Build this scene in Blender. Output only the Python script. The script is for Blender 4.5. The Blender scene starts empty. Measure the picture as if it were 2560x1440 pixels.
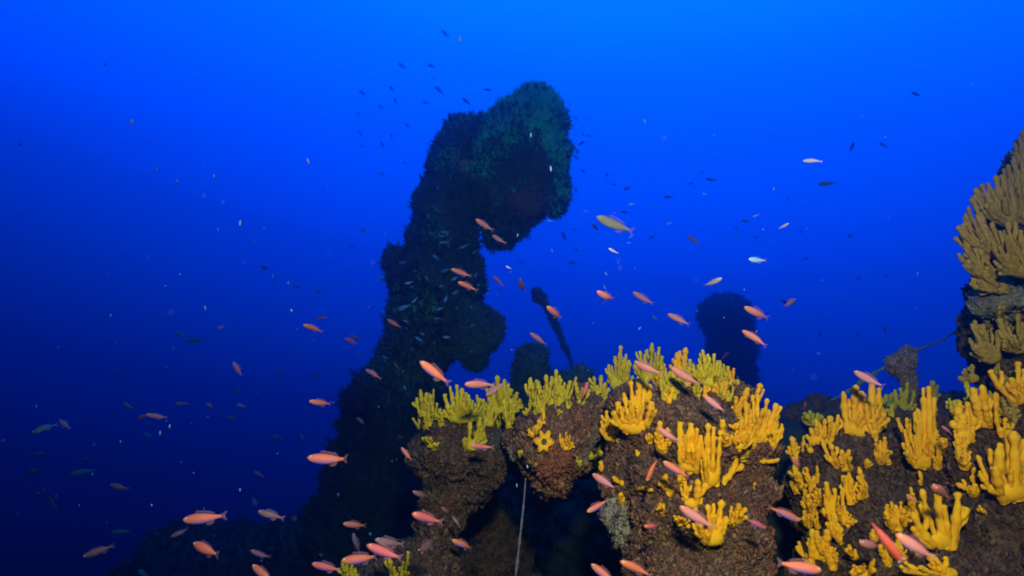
import bpy, math, random
import numpy as np
from mathutils import Vector, Matrix
from mathutils.bvhtree import BVHTree

random.seed(11)
rng = np.random.default_rng(11)
sc = bpy.context.scene
COL = sc.collection
R = math.radians

# ------------------------------------------------------------------ camera
F = 1668.0                                # focal length in pixels of the 2560 wide photograph
CAM = Vector((0.0, 0.0, 6.0))
cam_d = bpy.data.cameras.new('camera')
cam_d.sensor_width = 36.0
cam_d.lens = 36.0 * F / 2560.0
cam_d.clip_start = 0.02
cam_d.clip_end = 300.0
cam_d.dof.use_dof = True
cam_d.dof.focus_distance = 1.95
cam_d.dof.aperture_fstop = 2.5
cam = bpy.data.objects.new('camera', cam_d)
cam.location = CAM
cam.rotation_euler = (R(90), 0, 0)
COL.objects.link(cam)
sc.camera = cam

# ------------------------------------------------------------------ water light (world)
world = bpy.data.worlds.new('World')
sc.world = world
world.use_nodes = True
nt = world.node_tree
nt.nodes.clear()
w_out = nt.nodes.new('ShaderNodeOutputWorld')
w_bg = nt.nodes.new('ShaderNodeBackground')
w_tc = nt.nodes.new('ShaderNodeTexCoord')
w_dot = nt.nodes.new('ShaderNodeVectorMath'); w_dot.operation = 'DOT_PRODUCT'
w_dot.inputs[1].default_value = (0.1033, 0.3826, 0.9181)
w_ramp = nt.nodes.new('ShaderNodeValToRGB')
w_ma = nt.nodes.new('ShaderNodeMath'); w_ma.operation = 'MULTIPLY_ADD'
w_ma.inputs[1].default_value = 1 / 1.15; w_ma.inputs[2].default_value = .15 / 1.15
STOPS = [(0.0, (0, .0, .006)), (.087, (0, .0, .014)), (.177, (0, .0008, .07)), (.292, (0, .0065, .22)), (.357, (0, .020, .42)), (.42, (0, .033, .67)),
         (.484, (0, .050, .95)), (.50, (0, .060, 1.12)), (.591, (0, .105, 1.6)), (.696, (0, .17, 1.7)), (.752, (0, .245, 1.7)), (1.0, (.01, .5, 1.8))]
STOPS = [(p, tuple(c_ / 1.8 for c_ in c)) for p, c in STOPS]
el = w_ramp.color_ramp.elements
while len(el) < len(STOPS):
    el.new(0.5)
for e, (p, c) in zip(el, STOPS):
    e.position = p
for e, (p, c) in zip(el, STOPS):
    e.position = p
    e.color = (*c, 1)
w_bg.inputs['Strength'].default_value = 1.8
nt.links.new(w_tc.outputs['Generated'], w_dot.inputs[0])
nt.links.new(w_dot.outputs['Value'], w_ma.inputs[0])
nt.links.new(w_ma.outputs[0], w_ramp.inputs['Fac'])
nt.links.new(w_ramp.outputs['Color'], w_bg.inputs['Color'])
nt.links.new(w_bg.outputs['Background'], w_out.inputs['Surface'])

# ------------------------------------------------------------------ sun seen through the water: weak, wide, blue
sun_d = bpy.data.lights.new('sun', 'SUN')
sun_d.energy = 0.3
sun_d.angle = R(40)
sun_d.color = (0.10, 0.55, 1.0)
sun = bpy.data.objects.new('sun', sun_d)
sun.rotation_euler = Vector((-0.12, -0.25, -0.95)).to_track_quat('-Z', 'Y').to_euler()
sun.location = (0, 0, 9)
COL.objects.link(sun)

# ------------------------------------------------------------------ the diver's video lamp that lights the near reef
lamp_d = bpy.data.lights.new('dive_lamp', 'SPOT')
lamp_d.energy = 250
lamp_d.color = (1.0, 0.90, 0.78)
lamp_d.spot_size = R(100)
lamp_d.spot_blend = 1.0
lamp_d.shadow_soft_size = 0.05
lamp = bpy.data.objects.new('dive_lamp', lamp_d)
lamp.location = CAM + Vector((0.12, -0.10, 0.50))
LAMP_AIM = CAM + Vector(((1540 - 1280) / F * 2, 2.0, -(1170 - 720) / F * 2))
lamp.rotation_euler = (LAMP_AIM - lamp.location).to_track_quat('-Z', 'Y').to_euler()
COL.objects.link(lamp)

# ------------------------------------------------------------------ exposure and renderer
sc.view_settings.view_transform = 'Standard'
sc.view_settings.look = 'None'
sc.view_settings.exposure = 0.0
sc.view_settings.gamma = 1.0
sc.render.engine = 'CYCLES'
sc.cycles.use_denoising = True
sc.cycles.max_bounces = 5
sc.cycles.volume_bounces = 0
sc.cycles.filter_width = 1.7
sc.cycles.sample_clamp_indirect = 4.0

# ================================================================== helpers
def P(px, py, d):
    return CAM + Vector(((px - 1280) / F * d, d, -(py - 720) / F * d))

def tag(o, label=None, cat=None, group=None, kind=None):
    if label: o['label'] = label
    if cat: o['category'] = cat
    if group: o['group'] = group
    if kind: o['kind'] = kind
    return o

def empty(name, loc):
    o = bpy.data.objects.new(name, None)
    o.empty_display_size = 0.05
    o.location = loc
    COL.objects.link(o)
    return o

def link_mesh(name, me, parent=None):
    o = bpy.data.objects.new(name, me)
    COL.objects.link(o)
    if parent is not None:
        o.parent = parent
    return o

def np_mesh(name, V, Fc, mats=(), smooth=True):
    """V (n,3), Fc (m,k) with one k."""
    me = bpy.data.meshes.new(name)
    V = np.asarray(V, np.float32); Fc = np.asarray(Fc, np.int32)
    me.vertices.add(len(V)); me.vertices.foreach_set('co', V.ravel())
    k = Fc.shape[1]
    me.loops.add(Fc.size); me.loops.foreach_set('vertex_index', Fc.ravel())
    me.polygons.add(len(Fc))
    me.polygons.foreach_set('loop_start', np.arange(0, Fc.size, k, dtype=np.int32))
    me.polygons.foreach_set('loop_total', np.full(len(Fc), k, np.int32))
    me.polygons.foreach_set('use_smooth', np.full(len(Fc), smooth, bool))
    me.update(calc_edges=True)
    me.validate()
    for m in mats: me.materials.append(m)
    return me

# ---- vectorised gradient noise
_perm = rng.permutation(256)
_perm = np.concatenate([_perm, _perm, _perm]).astype(np.int64)
_g = rng.normal(size=(256, 3)); _g /= np.linalg.norm(_g, axis=1)[:, None]
def pnoise(p):
    p = np.asarray(p, float)
    i = np.floor(p).astype(np.int64); f = p - i; i &= 255
    u = f * f * f * (f * (f * 6 - 15) + 10)
    out = 0
    for dx in (0, 1):
        for dy in (0, 1):
            for dz in (0, 1):
                h = _perm[_perm[_perm[i[:, 0] + dx] + i[:, 1] + dy] + i[:, 2] + dz]
                d = f - np.array((dx, dy, dz))
                w = (u[:, 0] if dx else 1 - u[:, 0]) * (u[:, 1] if dy else 1 - u[:, 1]) * (u[:, 2] if dz else 1 - u[:, 2])
                out = out + w * (_g[h] * d).sum(1)
    return out
def fbm(p, f, octv=4, gain=0.5):
    a, s = 1.0, 0.0
    for k in range(octv):
        s = s + a * pnoise(np.asarray(p) * f + 17.3 * k); a *= gain; f *= 2.03
    return s

def ico(sub):
    import bmesh
    bm = bmesh.new()
    bmesh.ops.create_icosphere(bm, subdivisions=sub, radius=1.0)
    V = np.array([v.co[:] for v in bm.verts]); Fc = np.array([[v.index for v in f.verts] for f in bm.faces])
    bm.free()
    return V, Fc
ICO1, ICO2, ICO3 = ico(1), ico(2), ico(3)

def blob_mesh(name, balls, voxel, amps, mats):
    """balls: (px, py, depth, rx_px, ry_px, rz_m): ellipsoids fused by a voxel remesh and roughened along the normals."""
    Vs, Fs, n = [], [], 0
    for (px, py, d, rx, ry, rz) in balls:
        c = np.array(P(px, py, d)); s = np.array((rx / F * d, rz, ry / F * d))
        a, b = ICO3
        Vs.append(a * s + c); Fs.append(b + n); n += len(a)
    me = np_mesh('raw', np.vstack(Vs), np.vstack(Fs))
    o = bpy.data.objects.new('raw', me); COL.objects.link(o)
    m = o.modifiers.new('r', 'REMESH'); m.mode = 'VOXEL'; m.voxel_size = voxel
    s = o.modifiers.new('s', 'SMOOTH'); s.iterations = 6; s.factor = 0.5
    dg = bpy.context.evaluated_depsgraph_get()
    me2 = bpy.data.meshes.new_from_object(o.evaluated_get(dg))
    bpy.data.objects.remove(o); bpy.data.meshes.remove(me)
    n = len(me2.vertices)
    co = np.empty(n * 3, np.float32); me2.vertices.foreach_get('co', co); co = co.reshape(-1, 3).astype(float)
    no = np.empty(n * 3, np.float32); me2.vertex_normals.foreach_get('vector', no); no = no.reshape(-1, 3)
    h = 0
    for (amp, fr, octv) in amps:
        h = h + amp * fbm(co, fr, octv)
    co = co + no * np.asarray(h)[:, None]
    me2.vertices.foreach_set('co', co.astype(np.float32).ravel())
    me2.polygons.foreach_set('use_smooth', np.ones(len(me2.polygons), bool))
    me2.update()
    me2.name = name
    me2.materials.clear()
    for m in mats: me2.materials.append(m)
    return me2

def surf_samples(me, n):
    me.calc_loop_triangles()
    t = np.empty(len(me.loop_triangles) * 3, np.int32); me.loop_triangles.foreach_get('vertices', t); t = t.reshape(-1, 3)
    co = np.empty(len(me.vertices) * 3, np.float32); me.vertices.foreach_get('co', co); co = co.reshape(-1, 3)
    a, b, c = co[t[:, 0]], co[t[:, 1]], co[t[:, 2]]
    cr = np.cross(b - a, c - a); ar = np.linalg.norm(cr, axis=1)
    nr = cr / np.maximum(ar, 1e-12)[:, None]
    i = rng.choice(len(t), n, p=ar / ar.sum())
    u, v = rng.random(n), rng.random(n); f = u + v > 1; u[f] = 1 - u[f]; v[f] = 1 - v[f]
    p = a[i] + u[:, None] * (b - a)[i] + v[:, None] * (c - a)[i]
    return p, nr[i]

def frames(axis):
    axis = axis / np.linalg.norm(axis, axis=1)[:, None]
    r = rng.normal(size=axis.shape)
    x = np.cross(axis, r); x /= np.linalg.norm(x, axis=1)[:, None]
    return x, np.cross(axis, x), axis

def lumps(name, me, n, r0, r1, stretch, mats, view_bias=True):
    """crust of small irregular knobs, flakes and hanging nubs."""
    p, nr = surf_samples(me, int(n * 3.6))
    if view_bias:
        d = np.array(CAM) - p; d /= np.linalg.norm(d, axis=1)[:, None]
        k = ((nr * d).sum(1) > -0.35) | (nr[:, 2] > 0.3)
        p, nr = p[k], nr[k]
    k = fbm(p, 6.0, 3) + rng.random(len(p)) * 0.8 > 0.22
    p, nr = p[k], nr[k]
    ax = nr * 0.7 + np.array((0, 0, 0.9)) + rng.normal(size=nr.shape) * 0.5
    X, Y, Z = frames(ax)
    rad = r0 * .45 + (r1 - r0) * .62 * rng.random(len(p)) ** 4.5
    st = 0.6 + rng.random(len(p)) ** 1.5 * stretch * 1.5
    fl = 0.7 + 0.5 * rng.random(len(p))
    bv, bf = ICO1
    nb = len(bv)
    wob = np.clip(1 + 0.30 * rng.normal(size=(len(p), nb)), .45, 1.7)
    B = bv[None] * wob[..., None]
    V = (p + nr * rad[:, None] * 0.2)[:, None] + rad[:, None, None] * (B[..., 0:1] * X[:, None] + (fl[:, None] * B[..., 1])[..., None] * Y[:, None] + (st[:, None] * B[..., 2])[..., None] * Z[:, None])
    Fc = bf[None] + (np.arange(len(p)) * nb)[:, None, None]
    return np_mesh(name, V.reshape(-1, 3), Fc.reshape(-1, 3), mats)

def tufts(name, me, n, l0, l1, w, mats, up=0.4, keep=None):
    """short pointed blades of turf, each a slim four-sided spike."""
    p, nr = surf_samples(me, n)
    if keep is not None:
        k = keep(p); p, nr = p[k], nr[k]
    ax = nr + np.array((0, 0, up)) + rng.normal(size=nr.shape) * 0.45
    X, Y, Z = frames(ax)
    L = (l0 + (l1 - l0) * rng.random(len(p)) ** 1.5) * (0.6 + 0.8 * np.clip(fbm(p, 5.0, 2) + .5, 0, 1))
    W = w * (0.6 + 0.8 * rng.random(len(p)))
    tip = p + Z * L[:, None]
    mid = p + Z * (L * .5)[:, None]
    ring0 = [p - Z * 0.01 + X * W[:, None], p - Z * .01 - X * (W * .5)[:, None] + Y * (W * .87)[:, None], p - Z * .01 - X * (W * .5)[:, None] - Y * (W * .87)[:, None]]
    ring1 = [mid + X * W[:, None] * 1.1, mid - X * (W * .55)[:, None] + Y * (W * .95)[:, None], mid - X * (W * .55)[:, None] - Y * (W * .95)[:, None]]
    V = np.stack(ring0 + ring1 + [tip], 1)
    f = []
    for a in range(3):
        b = (a + 1) % 3
        f += [(a, b, 3 + b), (a, 3 + b, 3 + a), (3 + a, 3 + b, 6)]
    Fc = np.array(f)[None] + (np.arange(len(p)) * 7)[:, None, None]
    return np_mesh(name, V.reshape(-1, 3), Fc.reshape(-1, 3), mats)

def tube(pts, radii, sides=10, lump=0.0, cap=True):
    """one tube through pts with rounded ends; returns V, F(quads)."""
    pts = [Vector(p) for p in pts]
    n = len(pts)
    t0 = (pts[1] - pts[0]).normalized()
    ref = Vector((0, 1, 0)) if abs(t0.y) < .9 else Vector((1, 0, 0))
    V, Fc = [], []
    ph = random.random() * 20
    for i, p in enumerate(pts):
        t = (pts[min(i + 1, n - 1)] - pts[max(i - 1, 0)]).normalized()
        x = ref.cross(t).normalized(); y = t.cross(x)
        for k in range(sides):
            a = 2 * math.pi * k / sides
            r = radii[i] * (1 + lump * math.sin(3 * a + ph + i * .9) * .5 + lump * math.sin(1.7 * i + ph))
            V.append(p + (x * math.cos(a) + y * math.sin(a)) * r)
    for i in range(n - 1):
        for k in range(sides):
            k2 = (k + 1) % sides
            Fc.append((i * sides + k, i * sides + k2, (i + 1) * sides + k2, (i + 1) * sides + k))
    return V, Fc

# ================================================================== materials
def mat_base(name, rough=0.8, spec=0.25):
    m = bpy.data.materials.new(name); m.use_nodes = True
    b = m.node_tree.nodes['Principled BSDF']
    b.inputs['Roughness'].default_value = rough
    b.inputs['Specular IOR Level'].default_value = spec
    return m, m.node_tree, b

def ramp(nt_, stops):
    r = nt_.nodes.new('ShaderNodeValToRGB'); e = r.color_ramp.elements
    while len(e) < len(stops): e.new(0.5)
    for x, (p, c) in zip(e, stops): x.position = p
    for x, (p, c) in zip(e, stops): x.position = p; x.color = (*c, 1)
    return r

def noise_mat(name, stops, scale, detail=5, rough=0.85, spec=0.2, bump=0.4, bscale=None, island=None, dist=0.004, rgh=0.6):
    """noise picks a colour from stops; island: amount by which each separate piece shifts its own colour."""
    m, t, b = mat_base(name, rough, spec)
    tc = t.nodes.new('ShaderNodeTexCoord')
    ns = t.nodes.new('ShaderNodeTexNoise'); ns.inputs['Scale'].default_value = scale; ns.inputs['Detail'].default_value = detail; ns.inputs['Roughness'].default_value = rgh
    t.links.new(tc.outputs['Object'], ns.inputs['Vector'])
    fac = ns.outputs['Fac']
    if island:
        g = t.nodes.new('ShaderNodeNewGeometry')
        mx = t.nodes.new('ShaderNodeMix'); mx.data_type = 'FLOAT'; mx.inputs[0].default_value = island
        t.links.new(fac, mx.inputs[2]); t.links.new(g.outputs['Random Per Island'], mx.inputs[3])
        fac = mx.outputs[0]
    r = ramp(t, stops)
    t.links.new(fac, r.inputs['Fac']); t.links.new(r.outputs['Color'], b.inputs['Base Color'])
    if bump:
        n2 = t.nodes.new('ShaderNodeTexNoise'); n2.inputs['Scale'].default_value = bscale or scale * 4; n2.inputs['Detail'].default_value = 4
        t.links.new(tc.outputs['Object'], n2.inputs['Vector'])
        bp = t.nodes.new('ShaderNodeBump'); bp.inputs['Strength'].default_value = bump; bp.inputs['Distance'].default_value = dist
        t.links.new(n2.outputs['Fac'], bp.inputs['Height']); t.links.new(bp.outputs['Normal'], b.inputs['Normal'])
    return m

M_ROCK = noise_mat('rock', [(.28, (.010, .005, .003)), (.42, (.050, .024, .009)), (.52, (.11, .056, .026)), (.60, (.030, .016, .008)), (.72, (.19, .11, .05))], 16, 8, bump=1.0, bscale=70, dist=.014)
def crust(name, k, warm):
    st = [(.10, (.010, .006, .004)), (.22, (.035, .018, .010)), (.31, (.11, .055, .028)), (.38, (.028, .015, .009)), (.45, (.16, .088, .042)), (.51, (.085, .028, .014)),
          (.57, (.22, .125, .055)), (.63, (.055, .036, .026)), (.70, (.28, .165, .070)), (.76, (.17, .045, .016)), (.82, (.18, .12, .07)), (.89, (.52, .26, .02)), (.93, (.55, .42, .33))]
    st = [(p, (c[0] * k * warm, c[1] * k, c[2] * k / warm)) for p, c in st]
    m = noise_mat(name, st, 6, 5, rough=.8, spec=.25, bump=.5, bscale=160, island=.50, rgh=.7)
    t = m.node_tree; b = t.nodes['Principled BSDF']
    src = b.inputs['Base Color'].links[0].from_socket
    tc = t.nodes.new('ShaderNodeTexCoord')
    for sc_, lo, hi, col in ((4.2, .56, .66, (.23 * k, .062 * k, .020 * k)), (5.3, .58, .68, (.15 * k, .135 * k, .075 * k)), (3.1, .60, .70, (.045 * k, .026 * k, .024 * k))):
        ns = t.nodes.new('ShaderNodeTexNoise'); ns.inputs['Scale'].default_value = sc_; ns.inputs['Detail'].default_value = 6; ns.inputs['Roughness'].default_value = .65
        t.links.new(tc.outputs['Object'], ns.inputs['Vector'])
        mr = t.nodes.new('ShaderNodeMapRange'); mr.inputs[1].default_value = lo; mr.inputs[2].default_value = hi; mr.inputs[4].default_value = .75
        t.links.new(ns.outputs['Fac'], mr.inputs[0])
        mx = t.nodes.new('ShaderNodeMix'); mx.data_type = 'RGBA'
        t.links.new(mr.outputs[0], mx.inputs[0]); t.links.new(src, mx.inputs[6]); mx.inputs[7].default_value = (*col, 1)
        src = mx.outputs[2]
    t.links.new(src, b.inputs['Base Color'])
    return m
M_GROWTH = crust('encrusting_growth', .86, 1.22)
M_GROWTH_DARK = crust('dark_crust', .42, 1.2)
M_GROWTH_GREY = crust('greyish_crust', .52, 1.0)
M_GREY = noise_mat('grey_crust', [(.3, (.05, .042, .030)), (.5, (.14, .115, .080)), (.7, (.24, .20, .14))], 25, 5, bump=.6)
SP_ = dict(rough=.8, spec=.12, bump=.55, bscale=150, dist=.004, island=.22)
M_SPONGE = noise_mat('yellow_sponge', [(.22, (.34, .16, .010)), (.34, (.64, .25, .002)), (.5, (.80, .34, .002)), (.66, (.84, .41, .004)), (.8, (.66, .38, .010))], 26, 6, **SP_)
M_SPONGE_DIMMED = noise_mat('dimmed_sponge', [(.22, (.26, .18, .02)), (.34, (.38, .24, .005)), (.5, (.49, .32, .006)), (.66, (.58, .39, .012)), (.8, (.40, .30, .025))], 26, 6, **SP_)  # dimmed copy of the yellow sponge: lamp falloff with distance put into its colour
M_SPONGE_DULL = noise_mat('olive_sponge', [(.22, (.10, .050, .008)), (.34, (.24, .135, .018)), (.5, (.33, .19, .024)), (.66, (.40, .24, .035)), (.8, (.28, .19, .05))], 26, 6, **SP_)
M_ALGAE = noise_mat('green_turf', [(.2, (.02, .20, .11)), (.42, (.03, .50, .25)), (.58, (.05, .66, .34)), (.75, (.03, .36, .2))], 6, 5, bump=.3, island=.4)
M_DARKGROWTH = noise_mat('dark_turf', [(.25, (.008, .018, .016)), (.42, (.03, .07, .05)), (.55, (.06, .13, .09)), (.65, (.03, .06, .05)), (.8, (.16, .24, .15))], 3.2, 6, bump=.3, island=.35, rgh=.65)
M_BROWNSP = noise_mat('brown_sponge', [(.2, (.05, .035, .018)), (.5, (.11, .075, .032)), (.8, (.16, .11, .05))], 9, 5, bump=.4, island=.4)
M_BLACK = noise_mat('shaded_turf', [(.3, (.004, .006, .006)), (.5, (.010, .015, .014)), (.7, (.022, .03, .024))], 5, 5, bump=.4, island=.3)  # near-black holds painted shade for cave back, mast foot, mound; also mottles mast
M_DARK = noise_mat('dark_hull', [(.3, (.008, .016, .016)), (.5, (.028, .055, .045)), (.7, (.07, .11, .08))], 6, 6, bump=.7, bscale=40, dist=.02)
M_BED = noise_mat('seabed', [(.3, (.02, .022, .022)), (.5, (.05, .05, .042)), (.7, (.09, .085, .07))], 3, 7, bump=.8, bscale=25, dist=.03)
M_ROPE = noise_mat('rope', [(.3, (.07, .06, .06)), (.6, (.17, .15, .15))], 60, 3, bump=.5, bscale=200)
M_ROPE_FAR = noise_mat('weedy_line', [(.3, (.06, .10, .07)), (.6, (.15, .20, .13))], 40, 3, bump=.5)
M_POST = noise_mat('brown_crust', [(.3, (.09, .055, .04)), (.5, (.18, .105, .07)), (.7, (.30, .19, .12))], 18, 5, bump=.7, bscale=80, island=.5)
M_LUMP = noise_mat('lump_crust', [(.3, (.07, .05, .03)), (.5, (.17, .13, .08)), (.7, (.26, .21, .13))], 18, 5, bump=.7, bscale=80, island=.5)
M_SNOW, _t, _b = mat_base('plankton', .5, .3)
_b.inputs['Base Color'].default_value = (.30, .40, .46, 1)

# ---- fish skins: colour runs from the back to the belly, the head has its own
def fish_mat(name, back, flank, belly, head, spec=.5):
    m, t, b = mat_base(name, .42, spec)
    tc = t.nodes.new('ShaderNodeTexCoord'); sp = t.nodes.new('ShaderNodeSeparateXYZ')
    t.links.new(tc.outputs['Object'], sp.inputs[0])
    mr = t.nodes.new('ShaderNodeMapRange'); mr.inputs[1].default_value = -.15; mr.inputs[2].default_value = .15
    t.links.new(sp.outputs['Z'], mr.inputs[0])
    ns = t.nodes.new('ShaderNodeTexNoise'); ns.inputs['Scale'].default_value = 9; ns.inputs['Detail'].default_value = 3
    t.links.new(tc.outputs['Object'], ns.inputs['Vector'])
    ad = t.nodes.new('ShaderNodeMath'); ad.operation = 'MULTIPLY_ADD'; ad.inputs[1].default_value = .22; ad.inputs[2].default_value = -.11
    t.links.new(ns.outputs['Fac'], ad.inputs[0])
    su = t.nodes.new('ShaderNodeMath'); su.operation = 'ADD'
    t.links.new(mr.outputs[0], su.inputs[0]); t.links.new(ad.outputs[0], su.inputs[1])
    r = ramp(t, [(.0, belly), (.16, belly), (.36, flank), (.60, flank), (.85, back)])
    t.links.new(su.outputs[0], r.inputs['Fac'])
    hr = t.nodes.new('ShaderNodeMapRange'); hr.inputs[1].default_value = .28; hr.inputs[2].default_value = .42
    t.links.new(sp.outputs['X'], hr.inputs[0])
    mx = t.nodes.new('ShaderNodeMix'); mx.data_type = 'RGBA'
    t.links.new(hr.outputs[0], mx.inputs[0]); t.links.new(r.outputs['Color'], mx.inputs[6]); mx.inputs[7].default_value = (*head, 1)
    t.links.new(mx.outputs[2], b.inputs['Base Color'])
    n2 = t.nodes.new('ShaderNodeTexVoronoi'); n2.inputs['Scale'].default_value = 55
    t.links.new(tc.outputs['Object'], n2.inputs['Vector'])
    bp = t.nodes.new('ShaderNodeBump'); bp.inputs['Strength'].default_value = .25; bp.inputs['Distance'].default_value = .01
    t.links.new(n2.outputs['Distance'], bp.inputs['Height']); t.links.new(bp.outputs['Normal'], b.inputs['Normal'])
    return m
TONES = {
    'orange': fish_mat('orange_fish_skin', (.74, .13, .028), (.74, .165, .060), (.30, .13, .40), (.80, .22, .04), .3),
    'pink':   fish_mat('pink_fish_skin', (.68, .17, .085), (.68, .21, .135), (.48, .22, .34), (.78, .21, .045), .3),
    'red':    fish_mat('red_fish_skin', (.62, .085, .035), (.60, .10, .055), (.26, .07, .26), (.66, .13, .04), .3),
    'brown':  fish_mat('brown_fish_skin', (.22, .085, .045), (.26, .11, .075), (.22, .12, .16), (.26, .11, .06), .3),
    'pale':   fish_mat('pale_fish_skin', (.70, .42, .32), (.80, .58, .50), (.70, .60, .70), (.88, .74, .62), .4),
    'olive':  fish_mat('olive_fish_skin', (.26, .20, .085), (.36, .29, .14), (.50, .42, .26), (.44, .34, .18), .3),
    'green':  fish_mat('green_fish_skin', (.03, .09, .06), (.06, .14, .09), (.10, .19, .14), (.05, .11, .07), .2),
    'dark':   fish_mat('dark_fish_skin', (.010, .025, .05), (.016, .04, .08), (.03, .07, .12), (.015, .03, .06), .2),
    'blue':   fish_mat('pale_blue_fish_skin', (.25, .62, .80), (.42, .82, .92), (.70, .90, .95), (.60, .85, .9)),
    'dim':    fish_mat('dim_blue_fish_skin', (.06, .16, .24), (.12, .28, .38), (.24, .42, .5), (.14, .30, .40), .3),
}
M_FIN, _t, _b = mat_base('fin_membrane', .4, .4)
_b.inputs['Base Color'].default_value = (.55, .22, .22, 1); _b.inputs['Alpha'].default_value = .16
M_EYE, _t, _b = mat_base('eye_pupil', .15, .6); _b.inputs['Base Color'].default_value = (.012, .012, .02, 1)
M_IRIS, _t, _b = mat_base('eye_ring', .3, .5); _b.inputs['Base Color'].default_value = (.85, .75, .85, 1)

# ================================================================== seabed: a rocky slope that falls away into deep water
nx, ny = 150, 130
gx, gy = np.meshgrid(np.linspace(-11, 11, nx), np.linspace(-2.2, 13, ny))
base = -0.47 * np.clip(gy, 1.0, 8.0) - 0.10 - 1.25 * np.clip(gy - 8.0, 0, None) - 0.7 * np.clip(np.abs(gx) - 6.0, 0, None) ** 1.3 - .5 * np.clip(1.0 - gy, 0, None)
pp = np.stack([gx.ravel(), gy.ravel(), np.zeros(gx.size)], 1)
bumpz = fbm(pp, 0.9, 5)
gz = 6.0 + base - 0.12 * np.abs(bumpz.reshape(gx.shape)) - 0.05
Vb = np.stack([gx.ravel(), gy.ravel(), gz.ravel()], 1)
idx = np.arange(nx * ny).reshape(ny, nx)
Fb = np.stack([idx[:-1, :-1].ravel(), idx[:-1, 1:].ravel(), idx[1:, 1:].ravel(), idx[1:, :-1].ravel()], 1)
tag(link_mesh('seabed', np_mesh('seabed', Vb, Fb, [M_BED])), kind='structure')

# ================================================================== the reef's rocks
ROCK_AMPS = [(.055, 4.5, 3), (.040, 12, 3), (.018, 36, 3)]
rock_objs = []
def rock(balls, label, n_lumps, mat=M_ROCK, voxel=.016, gmat=M_GROWTH, r=(.004, .013), amps=ROCK_AMPS, cat='rock', name='reef_rock', stretch=1.4):
    me = blob_mesh(name, balls, voxel, amps, [mat])
    o = link_mesh(name, me)
    tag(o, label, cat, 'rocks of the reef' if cat == 'rock' else None)
    if n_lumps:
        g = link_mesh('encrusting_growth', lumps('encrusting_growth', me, n_lumps, r[0], r[1], stretch, [gmat]), o)
        g['kind'] = 'stuff'
        if cat == 'rock' and gmat not in (M_GREY, M_BLACK, M_LUMP):
            h_ = link_mesh('turf', tufts('turf', me, int(n_lumps * .8), .004, .016, .0016, [gmat], .9), o)
            h_['kind'] = 'stuff'
    rock_objs.append(o)
    return o

rock([(1130, 1125, 2.15, 95, 105, .14), (1205, 1130, 2.2, 75, 85, .15), (1150, 1210, 2.2, 85, 70, .14), (1090, 1095, 2.15, 50, 55, .1),
      (1240, 1080, 2.25, 65, 45, .13), (1095, 1310, 2.15, 55, 110, .12), (1060, 1450, 2.05, 100, 110, .15), (945, 1490, 2.0, 90, 70, .12), (1030, 1570, 2.0, 170, 110, .2), (1268, 1110, 2.3, 42, 50, .12)],
     'brown crusted rock topped by lemon yellow sponges beside the dark mast', 15000, gmat=M_GROWTH_GREY)
rock([(1380, 1115, 1.98, 95, 95, .14), (1325, 1105, 2.0, 55, 65, .1), (1440, 1105, 1.98, 55, 80, .12), (1385, 1190, 1.96, 55, 40, .1),
      (1400, 1040, 2.02, 65, 38, .12), (1475, 1020, 2.15, 65, 42, .15), (1540, 1060, 2.15, 80, 60, .12)],
     'hanging brown nodular rock above the dark cave with a thin rope under it', 13000, r=(.004, .013), stretch=1.6)
rock([(1700, 1085, 1.82, 140, 140, .2), (1610, 1025, 1.9, 80, 75, .15), (1770, 1015, 1.95, 80, 75, .15), (1850, 1110, 1.87, 75, 85, .14), (1700, 1250, 1.74, 130, 150, .17),
      (1790, 1320, 1.76, 105, 160, .17), (1620, 1180, 1.8, 85, 90, .13), (1710, 1450, 1.68, 135, 150, .16), (1840, 1220, 1.86, 70, 120, .13), (1570, 1110, 1.93, 50, 80, .1), (1730, 1600, 1.7, 160, 110, .2)],
     'broad brown boulder carrying the brightest golden finger sponges', 22000, r=(.004, .012))
rock([(2130, 1185, 1.95, 120, 105, .2), (2075, 1250, 1.88, 85, 125, .15), (2250, 1165, 2.02, 130, 120, .2), (2200, 1360, 1.75, 150, 150, .2), (2350, 1160, 1.88, 115, 120, .2),
      (2450, 1210, 1.74, 125, 165, .2), (2540, 1370, 1.6, 130, 190, .2), (2350, 1440, 1.62, 150, 130, .18), (2055, 1430, 1.75, 60, 95, .1), (2540, 1100, 1.75, 90, 110, .2), (2250, 1590, 1.7, 250, 110, .25)],
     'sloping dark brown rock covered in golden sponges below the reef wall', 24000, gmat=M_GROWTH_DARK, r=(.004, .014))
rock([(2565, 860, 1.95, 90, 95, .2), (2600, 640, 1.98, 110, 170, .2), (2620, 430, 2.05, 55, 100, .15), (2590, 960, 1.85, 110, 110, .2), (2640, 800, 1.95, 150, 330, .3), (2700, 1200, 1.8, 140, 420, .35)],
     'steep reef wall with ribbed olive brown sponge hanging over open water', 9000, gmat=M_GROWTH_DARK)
rock([(2590, 765, 1.9, 130, 34, .16), (2520, 757, 1.88, 70, 22, .1), (2475, 745, 1.87, 32, 12, .05)],
     'grey ledge jutting between ribbed olive sponges on the reef wall', 2500, mat=M_GREY, gmat=M_GREY)
rock([(1225, 1380, 2.95, 95, 140, .15), (1195, 1280, 2.9, 60, 80, .12), (1270, 1540, 2.9, 140, 110, .2)],
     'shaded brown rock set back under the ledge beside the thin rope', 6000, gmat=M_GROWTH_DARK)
rock([(1545, 1285, 1.79, 36, 52, .06), (1560, 1320, 1.80, 22, 42, .05)], 'pale greyish brown hanging lump at the mouth of the dark cave', 1400, mat=M_POST, gmat=M_LUMP)
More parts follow.
